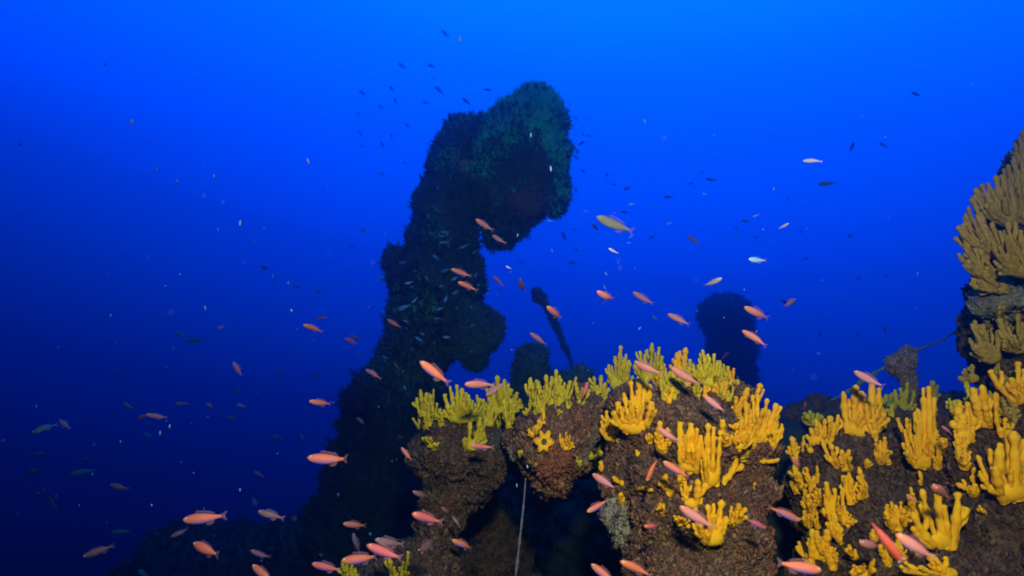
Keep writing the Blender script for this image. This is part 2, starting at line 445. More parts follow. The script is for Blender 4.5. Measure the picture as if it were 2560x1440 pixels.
rock([(1360, 1400, 3.75, 330, 260, .25), (1300, 1120, 2.75, 230, 60, .2), (1960, 1400, 2.55, 140, 260, .18), (1650, 1400, 3.4, 300, 250, .2), (1600, 1120, 2.5, 260, 70, .2), (1950, 1140, 2.45, 110, 85, .2), (1400, 1600, 3.3, 600, 120, .4)],
     'dark rock that forms the shaded back of the cave', 3000, mat=M_BLACK, gmat=M_BLACK)  # rock colour blackened in place of the cave's shade
rock([(2090, 1050, 2.85, 120, 40, .18), (2060, 1015, 2.9, 32, 26, .1), (2250, 1050, 2.85, 180, 45, .2), (2400, 1050, 2.7, 130, 60, .2), (2250, 1250, 2.7, 400, 190, .3), (2250, 1480, 2.6, 420, 140, .4)],
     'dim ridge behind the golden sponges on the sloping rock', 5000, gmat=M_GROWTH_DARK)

# ---- overgrown mast, the dark far masses
MAST_AMPS = [(.055, 2.4, 3), (.065, 7, 3), (.035, 20, 3)]
mast = empty('overgrown_mast', P(960, 1560, 5.0))
tag(mast, 'tall dark wreck mast bent over at its green furred top', 'wreck mast')
inv_mast = Matrix.Translation(-mast.location)
def mast_part(name, balls, mat, fur, n, l, w, up=.4, voxel=.030, amps=MAST_AMPS, extra_fur=()):
    me = blob_mesh(name, balls, voxel, amps, [mat])
    t = tufts('turf', me, n, l[0], l[1], w, [fur], up)
    ex = [(tufts('turf', me, n2, l2[0], l2[1], w2, [f2], .8, keep), f2) for f2, n2, l2, w2, keep in extra_fur]
    for m_ in [me, t] + [e_[0] for e_ in ex]: m_.transform(inv_mast)
    o = link_mesh(name, me, mast)
    for e_, f2 in ex:
        g = link_mesh('turf', e_, o); g['kind'] = 'stuff'
    g = link_mesh('turf', t, o); g['kind'] = 'stuff'
    return o
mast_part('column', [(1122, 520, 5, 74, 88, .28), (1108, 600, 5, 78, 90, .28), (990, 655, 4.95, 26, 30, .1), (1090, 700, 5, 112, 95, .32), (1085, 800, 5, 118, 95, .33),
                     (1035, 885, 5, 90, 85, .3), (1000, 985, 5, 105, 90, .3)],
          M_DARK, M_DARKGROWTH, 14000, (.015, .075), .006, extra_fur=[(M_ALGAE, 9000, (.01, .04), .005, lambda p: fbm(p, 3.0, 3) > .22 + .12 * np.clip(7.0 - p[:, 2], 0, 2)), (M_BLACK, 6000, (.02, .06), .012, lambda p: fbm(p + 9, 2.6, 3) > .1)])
mast_part('base', [(990, 1000, 5, 125, 90, .32), (960, 1090, 5, 110, 105, .32), (940, 1190, 5, 125, 110, .35), (920, 1310, 5, 145, 130, .4), (905, 1450, 5, 180, 130, .5), (920, 1580, 5, 230, 120, .6)], M_BLACK, M_BLACK, 12000, (.02, .09), .008)  # lower mast split off; its dim light is put into near-black turf
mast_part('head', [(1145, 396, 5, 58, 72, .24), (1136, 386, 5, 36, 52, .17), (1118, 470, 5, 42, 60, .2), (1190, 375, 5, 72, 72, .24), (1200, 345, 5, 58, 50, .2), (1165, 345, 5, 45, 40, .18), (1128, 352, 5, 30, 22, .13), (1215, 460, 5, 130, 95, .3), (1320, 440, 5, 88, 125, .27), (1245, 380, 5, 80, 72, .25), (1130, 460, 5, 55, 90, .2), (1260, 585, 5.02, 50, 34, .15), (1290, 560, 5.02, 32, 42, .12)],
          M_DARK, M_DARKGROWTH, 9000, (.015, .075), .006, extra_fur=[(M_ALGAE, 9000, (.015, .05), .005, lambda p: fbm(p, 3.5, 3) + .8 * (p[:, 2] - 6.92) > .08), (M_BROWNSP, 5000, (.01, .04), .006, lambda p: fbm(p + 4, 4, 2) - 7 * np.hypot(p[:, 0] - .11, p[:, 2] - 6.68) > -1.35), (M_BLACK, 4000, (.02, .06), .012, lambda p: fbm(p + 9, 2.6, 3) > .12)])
mast_part('green_crown', [(1332, 312, 5, 74, 84, .26), (1290, 320, 4.97, 60, 70, .22), (1250, 352, 4.95, 66, 68, .22), (1366, 365, 4.98, 46, 115, .22), (1215, 400, 4.86, 36, 66, .14), (1385, 480, 4.98, 34, 72, .16)],
          M_ALGAE, M_ALGAE, 9000, (.02, .075), .006, .9, extra_fur=[(M_DARKGROWTH, 9000, (.02, .07), .008, lambda p: 1.3 * fbm(p + 3, 3.4, 3) - 1.2 * (p[:, 2] - 7.12) > .0), (M_BLACK, 3500, (.02, .06), .012, lambda p: 1.4 * fbm(p + 7, 4.0, 3) - .9 * (p[:, 2] - 7.1) > .2)])
mast_part('brown_sponge', [(1298, 500, 4.84, 36, 26, .12), (1335, 478, 4.84, 26, 30, .1), (1318, 520, 4.84, 30, 18, .1), (1275, 472, 4.86, 22, 24, .1)], M_BROWNSP, M_BROWNSP, 2600, (.01, .05), .006)
mast_part('sponge_lump', [(1180, 835, 4.8, 62, 70, .2), (1215, 810, 4.8, 38, 38, .14), (1190, 895, 4.82, 34, 28, .12)], M_DARKGROWTH, M_DARKGROWTH, 3000, (.012, .045), .006)
mast_part('yellow_sponge', [(1158, 418, 4.72, 12, 15, .04), (1168, 430, 4.72, 10, 10, .03)], M_BROWNSP, M_SPONGE_DULL, 150, (.01, .04), .006, voxel=.012, amps=[(.01, 20, 2)])

def far_mass(name, label, cat, balls, n, mat=M_DARK, fur=M_DARKGROWTH, l=(.02, .07), w=.010, voxel=.04, group=None):
    me = blob_mesh(name, balls, voxel, MAST_AMPS, [mat])
    o = link_mesh(name, me); tag(o, label, cat, group)
    g = link_mesh('turf', tufts('turf', me, n, l[0], l[1], w, [fur]), o); g['kind'] = 'stuff'
    return o
PIL = far_mass('overgrown_pillar', 'round headed dark pillar standing far off in blue water behind the golden sponges', 'wreck pillar',
         [(1815, 795, 11.5, 66, 62, .5), (1780, 790, 11.5, 32, 38, .2), (1830, 860, 11.5, 62, 75, .4), (1842, 940, 11.5, 48, 60, .35), (1842, 1040, 11.5, 58, 90, .4), (1842, 1200, 11.5, 90, 150, .6)], 6000, l=(.03, .1), w=.014, voxel=.05)
far_mass('dark_mound', 'small dark weedy mound rising behind the yellow sponges beside the mast', 'rock',
         [(1330, 905, 4.4, 38, 44, .14), (1300, 925, 4.4, 24, 26, .1), (1338, 970, 4.4, 52, 60, .18), (1330, 1080, 4.4, 90, 120, .25), (1330, 1300, 4.4, 170, 200, .3)], 4500, l=(.012, .04), w=.006, voxel=.025)
far_mass('dark_mound', 'low flat topped dim mound behind the yellow sponge tips near the cave roof', 'rock',
         [(1455, 940, 4.1, 28, 20, .1), (1420, 960, 4.1, 50, 25, .1), (1450, 1010, 4.1, 80, 60, .2), (1450, 1200, 4.1, 140, 200, .3)], 3500, l=(.012, .035), w=.006, voxel=.025)
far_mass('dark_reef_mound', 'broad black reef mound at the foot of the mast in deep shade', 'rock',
         [(560, 1430, 6.2, 190, 105, .6), (430, 1400, 6.3, 80, 80, .4), (640, 1400, 6.2, 120, 80, .4), (740, 1420, 6.0, 110, 110, .4), (560, 1560, 6.0, 330, 130, .9), (330, 1470, 6.3, 60, 60, .3)], 9000, mat=M_BLACK, fur=M_BLACK, voxel=.06, l=(.03, .09))  # blackened rock and turf stand in for the deep shade here

# ---- thin leaning stalk with a knob
st = empty('sea_stalk', P(1434, 940, 6.0)); tag(st, 'thin dark leaning stalk with a round knob on top in open water', 'sea whip')
pts = [P(x + random.uniform(-1.5, 1.5), y, 6.0) - st.location for x, y in ((1350, 740), (1360, 757), (1370, 775), (1380, 795), (1389, 815), (1398, 836), (1407, 856), (1415, 872), (1424, 900), (1434, 940))]
V, Fc = tube(pts, [r_ / F * 6 for r_ in (11, 8, 9, 7, 8, 6.5, 6, 4, 2.2, 1.6)], 10, .25)
sm_ = link_mesh('stem', np_mesh('stem', V, Fc, [M_DARK]), st)
V4 = [tuple(v) for v in V]
tq = tufts('turf', sm_.data, 500, .01, .035, .006, [M_DARKGROWTH], .2)
link_mesh('turf', tq, sm_)['kind'] = 'stuff'
me = blob_mesh('knob', [(1344, 731, 6, 17, 15, .06), (1340, 744, 6, 13, 12, .05), (1356, 746, 6, 13, 16, .05), (1364, 762, 6, 9, 12, .04)], .012, [(.035, 9, 3)], [M_DARK]); me.transform(Matrix.Translation(-st.location))
link_mesh('knob', me, st)

# ---- brown crusted post and the weedy line tied to it
post = rock([(2255, 905, 2.75, 32, 28, .05), (2270, 885, 2.75, 20, 22, .04), (2235, 915, 2.75, 20, 26, .04), (2268, 945, 2.75, 20, 32, .04), (2276, 990, 2.75, 18, 50, .04), (2276, 1060, 2.75, 22, 60, .05)],
            'brown crusted knotty post with a thin line tied to it', 1500, mat=M_POST, gmat=M_POST, voxel=.012, r=(.005, .012), amps=[(.015, 12, 3), (.006, 40, 2)], cat='post', name='crusted_post')
def line_obj(name, pts_, rad, mat, label, cat):
    P_ = []
    for a, b in zip(pts_[:-1], pts_[1:]):
        for k in range(5):
            s_ = k / 5; P_.append(P(*[a[i] + (b[i] - a[i]) * s_ for i in range(3)]))
    P_.append(P(*pts_[-1]))
    V, Fc = tube(P_, [rad(i / (len(P_) - 1)) * (1 + .25 * math.sin(i * 1.9)) for i in range(len(P_))], 8, .15)
    return tag(link_mesh(name, np_mesh(name, V, Fc, [mat])), label, cat)
line_obj('weedy_line', [(2278, 880, 2.74), (2310, 868, 2.7), (2352, 852, 2.6), (2390, 828, 2.45), (2440, 796, 2.2), (2500, 775, 2.0)], lambda s: .0075 - .004 * math.sin(s * math.pi), M_ROPE_FAR,
         'thin weedy line running from the crusted post up to the reef wall', 'line')
line_obj('weedy_line', [(2240, 905, 2.75), (2205, 922, 2.78), (2160, 950, 2.8), (2110, 985, 2.85), (2060, 1010, 2.9)], lambda s: .004 + .005 * math.sin(s * math.pi) ** 2, M_ROPE_FAR,
         'sagging weedy line running from the crusted post down to the dim ridge', 'line')
line_obj('rope', [(1314, 1195, 1.97), (1311, 1240, 1.96), (1305, 1300, 1.95), (1297, 1370, 1.94), (1288, 1450, 1.93), (1284, 1560, 1.93)], lambda s: .0022 + .0026 * s, M_ROPE,
         'thin grey rope hanging straight down across the cave mouth', 'rope')

# ================================================================== ray casting onto what has been built
def make_bvh():
    dg = bpy.context.evaluated_depsgraph_get()
    V, Fc, n = [], [], 0
    for o in rock_objs:
        me = o.data
        k = len(me.vertices); co = np.empty(k * 3, np.float32); me.vertices.foreach_get('co', co)
        V.append(co.reshape(-1, 3)); Fc += [[i + n for i in p.vertices] for p in me.polygons]; n += k
    return BVHTree.FromPolygons([tuple(v) for v in np.vstack(V)], Fc)
BVH = make_bvh()
def cast(px, py):
    d = (P(px, py, 1.0) - CAM)
    hit = BVH.ray_cast(CAM, d.normalized(), 20)
    return hit[0].y - CAM.y if hit[0] is not None else None

# ================================================================== finger sponges
def finger_mesh(p0, p1, p2, r, mat, n=15, sides=10):
    pts, rad = [], []
    for i in range(n + 1):
        t = i / n
        pts.append(p0 * (1 - t) ** 2 + p1 * 2 * t * (1 - t) + p2 * t * t)
    L = (p2 - p0).length
    ph = random.random() * 9
    k0, k1 = random.uniform(.75, 1.0), random.uniform(.72, 1.05)
    ax = (pts[-1] - pts[-2]).normalized()
    for i in range(n + 1):
        t = i / n
        rad.append(r * (k0 + (k1 - k0) * t) * (1 + .18 * math.sin(6.0 * t * max(L / r, 4) * .16 + ph)))
    # rounded tip
    rt = rad[-1]
    for a in (30, 55, 75, 88):
        pts.append(pts[n] + ax * rt * math.sin(R(a))); rad.append(rt * math.cos(R(a)))
    V, Fc = tube(pts, rad, sides, .16)
    if L / r > 4.5 and random.random() < .6:
        i0 = random.randint(int(n * .3), int(n * .65)); a0 = pts[i0]
        side = ax.cross(Vector((0, 1, 0))).normalized() * random.choice((-1, 1))
        ln = L * random.uniform(.22, .42); q = r * random.uniform(.6, .85)
        bp, br = [], []
        for k in range(6):
            t = k / 5
            bp.append(a0 + ax * ln * t + side * (r * 2.1) * math.sin(min(t * 1.7, 1.57))); br.append(q * (.85 + .2 * t))
        for a in (35, 65, 86):
            bp.append(bp[5] + ax * br[5] * math.sin(R(a))); br.append(br[5] * math.cos(R(a)))
        v2, f2 = tube(bp, br, sides, .12)
        m_ = len(V); V += v2; Fc += [tuple(c + m_ for c in q_) for q_ in f2]
    A = np.array([tuple(v) for v in V]); o_ = np.array([[random.random() * 40] * 3])
    f_ = .42 / r
    A = A + r * .34 * np.stack([pnoise(A * f_ + o_ + 11 * q) for q in range(3)], 1) + r * .16 * np.stack([pnoise(A * f_ * 2.6 + o_ + 7 * q) for q in range(3)], 1)
    return np_mesh('finger', A, Fc, [mat])

def colony(base, tips, r, label, fallback=2.1, extra=2, mat=M_SPONGE, lean=.45, depth=None, group='finger sponges on the reef'):
    bx, by = base
    d = depth or cast(bx, by) or fallback
    root = empty('finger_sponge', P(bx, by, d))
    tag(root, label, 'sponge', group)
    r = r * .78; rr = r / F * d
    allt = [(x, y, 0.0, 1.0) for x, y in tips]
    for _ in range(int(extra * 3)):
        x, y = random.choice(tips)
        f = random.uniform(.4, .9)
        allt.append((bx + (x - bx) * random.uniform(.7, 1.1) + random.uniform(-1.6, 1.6) * r, by + (y - by) * f, random.uniform(-.035, .03), random.uniform(.6, .95)))
    starts = []
    for (x, y, dz, k) in allt:
        dt = d + dz + random.uniform(-.015, .02)
        h = cast(x, y)
        if h is not None and h < dt + .035: dt = h - .022 - rr
        p2 = P(x, y, dt)
        p0 = P(bx + lean * (x - bx) + random.uniform(-.3, .3) * r, by + .06 * (y - by), d - rr * .3)
        mid = p0.lerp(p2, .5)
        mx_, my_ = bx + (lean + 1) / 2 * (x - bx), (by + y) / 2
        h = cast(mx_, my_)
        if h is not None and h < mid.y + rr + .01: mid = CAM + (mid - CAM) * ((h - .012 - rr) / mid.y)
        p1 = mid + Vector((.22 * (p2.x - p0.x), random.uniform(-.01, .01), -.10 * abs(p2.x - p0.x))) + Vector((random.uniform(-.4, .4) * rr, 0, 0))
        o = link_mesh('finger', finger_mesh(p0 - root.location, p1 - root.location, p2 - root.location, rr * k * random.uniform(.68, 1.12), mat), root)
        starts.append((p0 + (p2 - p0) * .2) - root.location)
    # fused foot of the colony
    S = np.array([tuple(s) for s in starts]); c = S.mean(0); ext = np.maximum((S.max(0) - S.min(0)) * .5, 0) + rr * np.array((1.1, 1.0, 1.25))
    bv, bf = ICO2
    Vv = bv * ext * (1 + .12 * pnoise(bv * 2.1 + bx * .01))[:, None] + c
    link_mesh('base', np_mesh('base', Vv, bf, [mat]), root)
    return root

DIMMED = M_SPONGE_DIMMED; DULL = M_SPONGE_DULL
# -- on the crusted rock beside the mast
colony((1052, 1075), [(1033, 1047)], 6, 'lone bent sponge finger at the outer edge of the mast side rock', extra=0, mat=DIMMED, lean=0)
colony((1075, 1072), [(1070, 1010), (1082, 1018), (1092, 1010), (1100, 1030), (1062, 1045)], 7, 'dull olive finger sponge clump on the outer shoulder of the mast side rock', extra=3, mat=DIMMED)
colony((1152, 1055), [(1112, 990), (1125, 968), (1142, 965), (1155, 975), (1165, 985), (1180, 1005), (1138, 1000), (1200, 1000)], 9, 'wide lemon yellow finger sponge crowning the mast side rock', extra=7, mat=DIMMED)
colony((1250, 1035), [(1218, 975), (1232, 965), (1243, 945), (1260, 952), (1275, 978), (1292, 985), (1300, 1002)], 10, 'tall fused yellow sponge on the mast side rock where a pinkish grey fish passes', extra=6, mat=DIMMED)
colony((1168, 1125), [(1175, 1060), (1200, 1045), (1212, 1090), (1160, 1100)], 9, 'yellow sponge with two long fingers hanging below the crown of the mast side rock', extra=1, mat=DIMMED)
colony((1072, 1120), [(1076, 1097)], 5, 'tiny upright yellow sponge bud on the face of the mast side rock', extra=0, mat=DIMMED)
# -- on the hanging rock
colony((1385, 1020), [(1345, 960), (1365, 942), (1390, 928), (1402, 950), (1425, 955), (1440, 945), (1352, 990), (1412, 975)], 9, 'lemon yellow sponge with splayed fingers on top of the hanging rock', extra=6, mat=DIMMED)
colony((1325, 1035), [(1308, 1030), (1330, 1008)], 6, 'small pale sponge beside the splayed sponge of the hanging rock', extra=1, mat=DIMMED)
colony((1335, 1090), [(1322, 1075), (1348, 1052), (1345, 1070)], 7, 'small forked yellow sponge above the star shaped sponge', extra=1)
colony((1410, 1125), [(1400, 1085), (1415, 1082), (1425, 1090), (1432, 1110)], 4, 'thin orange sponge drips on the face of the hanging rock', extra=3)
colony((1357, 1048), [(1358, 1030)], 6, 'single golden sponge knob under the splayed sponge', extra=0)
colony((1398, 1040), [(1397, 1026)], 5, 'single lemon sponge knob under the tallest splayed finger', extra=0, mat=DIMMED)
colony((1492, 990), [(1485, 945), (1503, 942), (1512, 962), (1478, 965)], 8, 'dim olive sponge in the dip between hanging rock and broad boulder', extra=3, mat=DIMMED)
# star shaped sponge
d_ = (cast(1360, 1105) or 1.85) - .01
star = empty('star_sponge', P(1360, 1105, d_)); tag(star, 'bright yellow star shaped sponge with a dark hole in its middle', 'sponge')
sv, sf = [], []
NS = 48
for ring_, (q, z) in enumerate([(0.26, .004), (.36, -.012), (.62, -.014), (.88, -.008), (1.0, .006)]):
    for k in range(NS):
        a = 2 * math.pi * k / NS
        lobe = 1 if ring_ < 2 else 1 + .30 * math.cos(6 * a + .5) * (q - .2) + .12 * math.sin(2 * a + 1)
        rr = 22 / F * d_ * q * lobe
        sv.append((rr * math.cos(a) * .95, z, rr * math.sin(a) * 1.25))
for i in range(4):
    for k in range(NS):
        sf.append((i * NS + k, (i + 1) * NS + k, (i + 1) * NS + (k + 1) % NS, i * NS + (k + 1) % NS))
link_mesh('body', np_mesh('body', sv, sf, [M_SPONGE]), star)
hv, hf = ICO2
link_mesh('pore', np_mesh('pore', hv * np.array((7.5, 3, 8.5)) / F * d_ + np.array((0, .0, 0)), hf, [M_DARK]), star)
# -- on the broad boulder
colony((1545, 975), [(1522, 915), (1538, 895), (1552, 868), (1565, 888), (1572, 905), (1528, 935), (1548, 925)], 8, 'pointed olive yellow sponge clump at the cave side top of the broad boulder', extra=5, mat=DIMMED)
colony((1618, 950), [(1600, 880), (1612, 890), (1630, 862), (1648, 870), (1590, 905), (1655, 892)], 8, 'olive yellow sponge clump on the boulder top behind a pink fish', extra=6, mat=DIMMED)
colony((1650, 965), [(1642, 925), (1658, 915), (1668, 945), (1632, 940)], 10, 'short stubby yellow sponge on the boulder top under the olive clump', extra=2)
colony((1708, 945), [(1694, 888), (1714, 876), (1688, 905)], 11, 'bright orange yellow sponge with one tall finger on the boulder top', extra=1)
colony((1785, 965), [(1757, 877), (1767, 892), (1785, 888), (1800, 905), (1745, 915), (1775, 915), (1800, 925)], 9, 'fan of olive fingers on the boulder top facing the far pillar', extra=7, mat=DIMMED)
colony((1835, 962), [(1815, 935), (1827, 940), (1842, 952)], 7, 'low olive sponge stubs at the end of the boulder top', extra=3, mat=DIMMED)
colony((1590, 1085), [(1560, 985), (1578, 958), (1598, 955), (1610, 962), (1628, 1012), (1545, 1010), (1590, 995)], 11, 'big golden hand of fingers on the boulder face next to the cave', extra=4, lean=.35)
colony((1532, 1100), [(1504, 1055), (1516, 1030), (1530, 1060), (1545, 1075)], 8, 'small golden sponge at the edge of the cave beside the big golden hand', extra=2)
colony((1655, 1130), [(1640, 1083), (1668, 1100), (1650, 1060)], 10, 'cup shaped golden sponge behind a pink fish on the boulder face', extra=2)
colony((1722, 1185), [(1701, 1062), (1727, 1064), (1742, 1075), (1722, 1090)], 11, 'tall golden sponge with long straight upright fingers in the boulder middle', extra=2, lean=.65)
colony((1779, 1222), [(1770, 1065), (1784, 1072), (1755, 1105), (1800, 1095), (1798, 1165)], 10, 'tall golden candelabra sponge beside the straight fingered sponge', extra=1, lean=.6)
colony((1800, 1215), [(1842, 1150)], 11, 'golden sponge arm that bends upward beside the candelabra sponge', extra=0, lean=.1)
colony((1820, 1110), [(1806, 1055), (1816, 1095), (1800, 1085)], 9, 'narrow golden sponge above the bending sponge arm', extra=2)
colony((1875, 1105), [(1865, 1010), (1895, 990), (1918, 1000), (1940, 1015), (1944, 1040), (1942, 1062), (1940, 1080), (1850, 1050), (1862, 1060), (1880, 1030)], 10, 'large amber sponge fan at the boulder shoulder over the dark gap', extra=9, lean=.35)
colony((1848, 1045), [(1868, 975), (1900, 964), (1840, 995), (1852, 1000)], 10, 'amber sponge with two slanting fingers above the large amber fan', extra=2, lean=.2)
colony((1898, 1153), [(1945, 1149)], 9, 'single sponge finger pointing sideways under the large amber fan', extra=0, lean=0)
colony((1855, 1155), [(1870, 1130), (1838, 1138)], 7, 'thin curled sponge under the large amber fan', extra=0, mat=DIMMED)
colony((1728, 1275), [(1713, 1207), (1745, 1205)], 12, 'thick golden wishbone sponge low on the boulder face', extra=0, lean=.45)
colony((1775, 1358), [(1770, 1268), (1803, 1258), (1738, 1275), (1815, 1298), (1750, 1310), (1800, 1345)], 13, 'stout golden sponge lowest on the boulder face behind a pink fish', extra=1, lean=.4)
for (bx, by, tx, ty, r_, lb) in [(1595, 1137, 1592, 1128, 8, 'round golden sponge knob on the boulder face'), (1505, 1172, 1502, 1158, 9, 'pear shaped yellow sponge knob at the cave mouth'),
        (1585, 1222, 1617, 1219, 8, 'sideways yellow sponge finger low beside the cave'), (1560, 1212, 1535, 1195, 8, 'crooked yellow sponge stub low beside the cave'),
        (1552, 1252, 1552, 1236, 12, 'golden three lobed sponge knob above the grey hanging lump'), (1547, 1110, 1545, 1102, 7, 'tiny golden sponge ball under the small cave edge sponge'),
        (1722, 1320, 1712, 1300, 7, 'slim golden sponge finger beside the stout lowest sponge'), (1883, 1225, 1887, 1210, 5, 'tiny amber sponge streak on the dark boulder flank')]:
    colony((bx, by), [(tx, ty)], r_, lb, extra=0, lean=0)
# -- on the sloping rock
colony((2000, 1155), [(1981, 1098), (2010, 1092), (1992, 1120)], 9, 'two pronged sponge at the edge of the sloping rock facing the dark gap', extra=1)
colony((2145, 1090), [(2108, 985), (2140, 968), (2155, 985), (2180, 962), (2198, 975), (2125, 1005), (2165, 1010), (2185, 1020), (2200, 1030), (2145, 1030)], 11, 'largest golden sponge thicket on top of the sloping rock', extra=9, lean=.7)
colony((2065, 1110), [(2028, 1075), (2040, 1052), (2062, 1052), (2075, 1045), (2050, 1075), (2085, 1065), (2095, 1040)], 9, 'golden sponge thicket at the cave ward top of the sloping rock', extra=5, lean=.6)
colony((2125, 1180), [(2055, 1100), (2075, 1110), (2105, 1130), (2120, 1130)], 9, 'slanting golden fingers below the largest sponge thicket', extra=2, lean=.4)
colony((2205, 1150), [(2200, 1115), (2212, 1120)], 9, 'short golden sponge lobe below the largest sponge thicket', extra=1)
colony((2000, 1235), [(1988, 1165), (2015, 1175), (2005, 1190)], 9, 'dull golden sponge down the gap edge of the sloping rock', extra=2)
colony((2022, 1280), [(2012, 1222), (2032, 1200), (2020, 1240)], 8, 'slim forked sponge lower down the gap edge', extra=1)
colony((2112, 1345), [(2066, 1208), (2062, 1240), (2075, 1240)], 9, 'long slanting sponge rods on the face of the sloping rock', extra=1, lean=.35)
colony((2172, 1245), [(2148, 1172)], 6, 'single thin sponge rod on the face of the sloping rock', extra=0, lean=.1)
colony((2122, 1325), [(2118, 1282)], 7, 'single short sponge rod beside the long slanting rods', extra=0, lean=.1)
colony((2048, 1400), [(2030, 1330), (2042, 1335), (2068, 1332), (2058, 1350)], 11, 'flat golden sponge at the bottom of the gap edge', extra=2, lean=.7)
colony((2085, 1430), [(2075, 1370), (2092, 1385)], 7, 'narrow leaning sponge below the long slanting rods', extra=1)
colony((2318, 1170), [(2288, 1033), (2262, 1078), (2275, 1080), (2322, 972), (2335, 1000), (2300, 1060), (2330, 1040), (2310, 1000), (2275, 1120), (2340, 1080)], 10, 'tall golden sponge column at the middle of the sloping rock', extra=8, lean=.6)
colony((2250, 1035), [(2238, 978), (2268, 960), (2255, 985), (2225, 990), (2285, 980)], 9, 'dim olive sponge clump around the foot of the crusted post', extra=4, mat=DIMMED, depth=2.4)
colony((2195, 1040), [(2215, 990), (2230, 1000)], 8, 'dim olive sponge sprigs between largest thicket and crusted post', extra=2, mat=DIMMED, depth=2.4)
colony((2030, 1060), [(2012, 1035), (2025, 1030), (2045, 1035)], 10, 'olive sponge stubs at the far edge of the sloping rock', extra=3, mat=DIMMED, depth=2.3)
colony((2425, 1110), [(2393, 1022), (2418, 1010), (2405, 1045), (2435, 1050)], 13, 'thick amber sponge pillar in the dark hollow of the sloping rock', extra=1, lean=.6)
colony((2490, 1070), [(2432, 975), (2455, 968), (2445, 1010), (2470, 1000), (2490, 985)], 13, 'amber sponge ridge leaning out below the reef wall', extra=2, lean=.5)
colony((2555, 1010), [(2478, 930), (2545, 910), (2520, 960)], 12, 'long crossed amber fingers at the foot of the reef wall', extra=1, lean=.2)
colony((2545, 1260), [(2500, 1115), (2520, 1082), (2535, 1090), (2550, 1150), (2558, 1110), (2505, 1160)], 17, 'massive amber sponge hand on the shoulder of the sloping rock', extra=1, lean=.55)
colony((2500, 1235), [(2445, 1142), (2475, 1125)], 9, 'slender amber fingers beside the massive amber hand', extra=1, lean=.3)
colony((2375, 1380), [(2306, 1230), (2284, 1288), (2284, 1322), (2345, 1240), (2395, 1238), (2405, 1270), (2360, 1270)], 13, 'golden open hand sponge near the foot of the sloping rock behind a long pink fish', extra=0, lean=.3)
colony((2400, 1438), [(2265, 1408), (2330, 1395), (2300, 1425)], 11, 'golden fingers lying low under the open hand sponge', extra=3, lean=.2)
colony((2160, 1442), [(2135, 1415), (2160, 1410), (2185, 1400)], 9, 'ragged sponge stubs low beside the lying fingers', extra=3)
colony((2432, 1225), [(2398, 1213)], 9, 'curved yellow sponge bar over the black hollow', extra=0, lean=0)
colony((2463, 1285), [(2448, 1265)], 7, 'small slanting yellow sponge bar above the open hand sponge', extra=0, lean=0)
# -- on the reef wall
W = 'ribbed sponges of the reef wall'
for (b_, t_, lb, ex, dp) in [
    ((2545, 565), [(2440, 475), (2455, 465), (2470, 460), (2490, 445), (2505, 440), (2460, 490), (2480, 480), (2448, 500)], 'uppermost ribbed olive brown sponge fan of the overhanging bulge on the reef wall', 12, 1.82),
    ((2515, 640), [(2405, 570), (2412, 545), (2420, 520), (2432, 500), (2430, 560), (2445, 540), (2450, 570), (2440, 515)], 'ribbed olive brown sponge fan reaching farthest out from the reef wall', 12, 1.80),
    ((2505, 700), [(2408, 590), (2412, 615), (2420, 640), (2430, 610), (2440, 640), (2450, 620), (2415, 628)], 'ribbed olive brown sponge fan beneath the farthest reaching one', 10, 1.80),
    ((2530, 728), [(2432, 672), (2445, 700), (2462, 716), (2460, 680), (2480, 690), (2438, 688)], 'lowest ribbed olive brown sponge just over the grey ledge', 10, 1.81),
    ((2580, 690), [(2480, 560), (2500, 580), (2520, 560), (2490, 620), (2530, 600), (2550, 580), (2555, 620), (2505, 640), (2540, 650)], 'ribbed olive brown sponge filling the middle of the reef wall bulge', 16, 1.77)]:
    colony(b_, t_, 10, lb, extra=ex, mat=DULL, lean=.25, depth=dp, group=W)
colony((2600, 560), [(2510, 425), (2535, 405), (2550, 440), (2525, 470), (2545, 500), (2520, 415), (2540, 425), (2555, 400), (2505, 450)], 10, 'upper ribbed olive sponge at the top of the reef wall', extra=12, mat=DULL, lean=.4, depth=1.88, group=W)
colony((2580, 450), [(2538, 360), (2550, 345), (2558, 330), (2545, 390), (2535, 380), (2555, 355)], 9, 'grey green sponge tip at the highest point of the reef wall', extra=4, mat=DULL, lean=.5, depth=1.92, group=W)
colony((2500, 900), [(2425, 848), (2440, 868), (2437, 805), (2465, 835), (2450, 900), (2480, 860), (2495, 830), (2430, 885), (2455, 815), (2470, 880)], 9, 'drooping olive yellow fingers under the grey ledge', extra=7, mat=DULL, lean=.4, depth=1.8, group=W)
colony((2560, 880), [(2500, 802), (2520, 820), (2545, 790), (2530, 850), (2510, 840), (2555, 820)], 9, 'olive yellow rods against the wall under the grey ledge', extra=4, mat=DULL, lean=.4, depth=1.78, group=W)
colony((2445, 950), [(2400, 945), (2412, 925), (2430, 915)], 9, 'dark curled sponge at the lowest corner of the reef wall', extra=1, mat=DULL, lean=.4, depth=1.85, group=W)
# -- bottom edge beside the mast
colony((868, 1450), [(856, 1408), (868, 1404), (880, 1412), (888, 1430)], 7, 'dull yellow sponge under an orange fish at the foot of the mast side rock', extra=3, mat=DIMMED)
colony((1005, 1448), [(1020, 1382), (1008, 1405)], 7, 'slim yellow sponge rods at the foot of the mast side rock', extra=1, mat=DIMMED)
colony((985, 1450), [(975, 1405), (985, 1420)], 7, 'short yellow sponge beside the slim rods', extra=1, mat=DIMMED)
colony((1050, 1385), [(1060, 1365)], 5, 'tiny slanting yellow sponge above the slim rods', extra=0, mat=DIMMED)

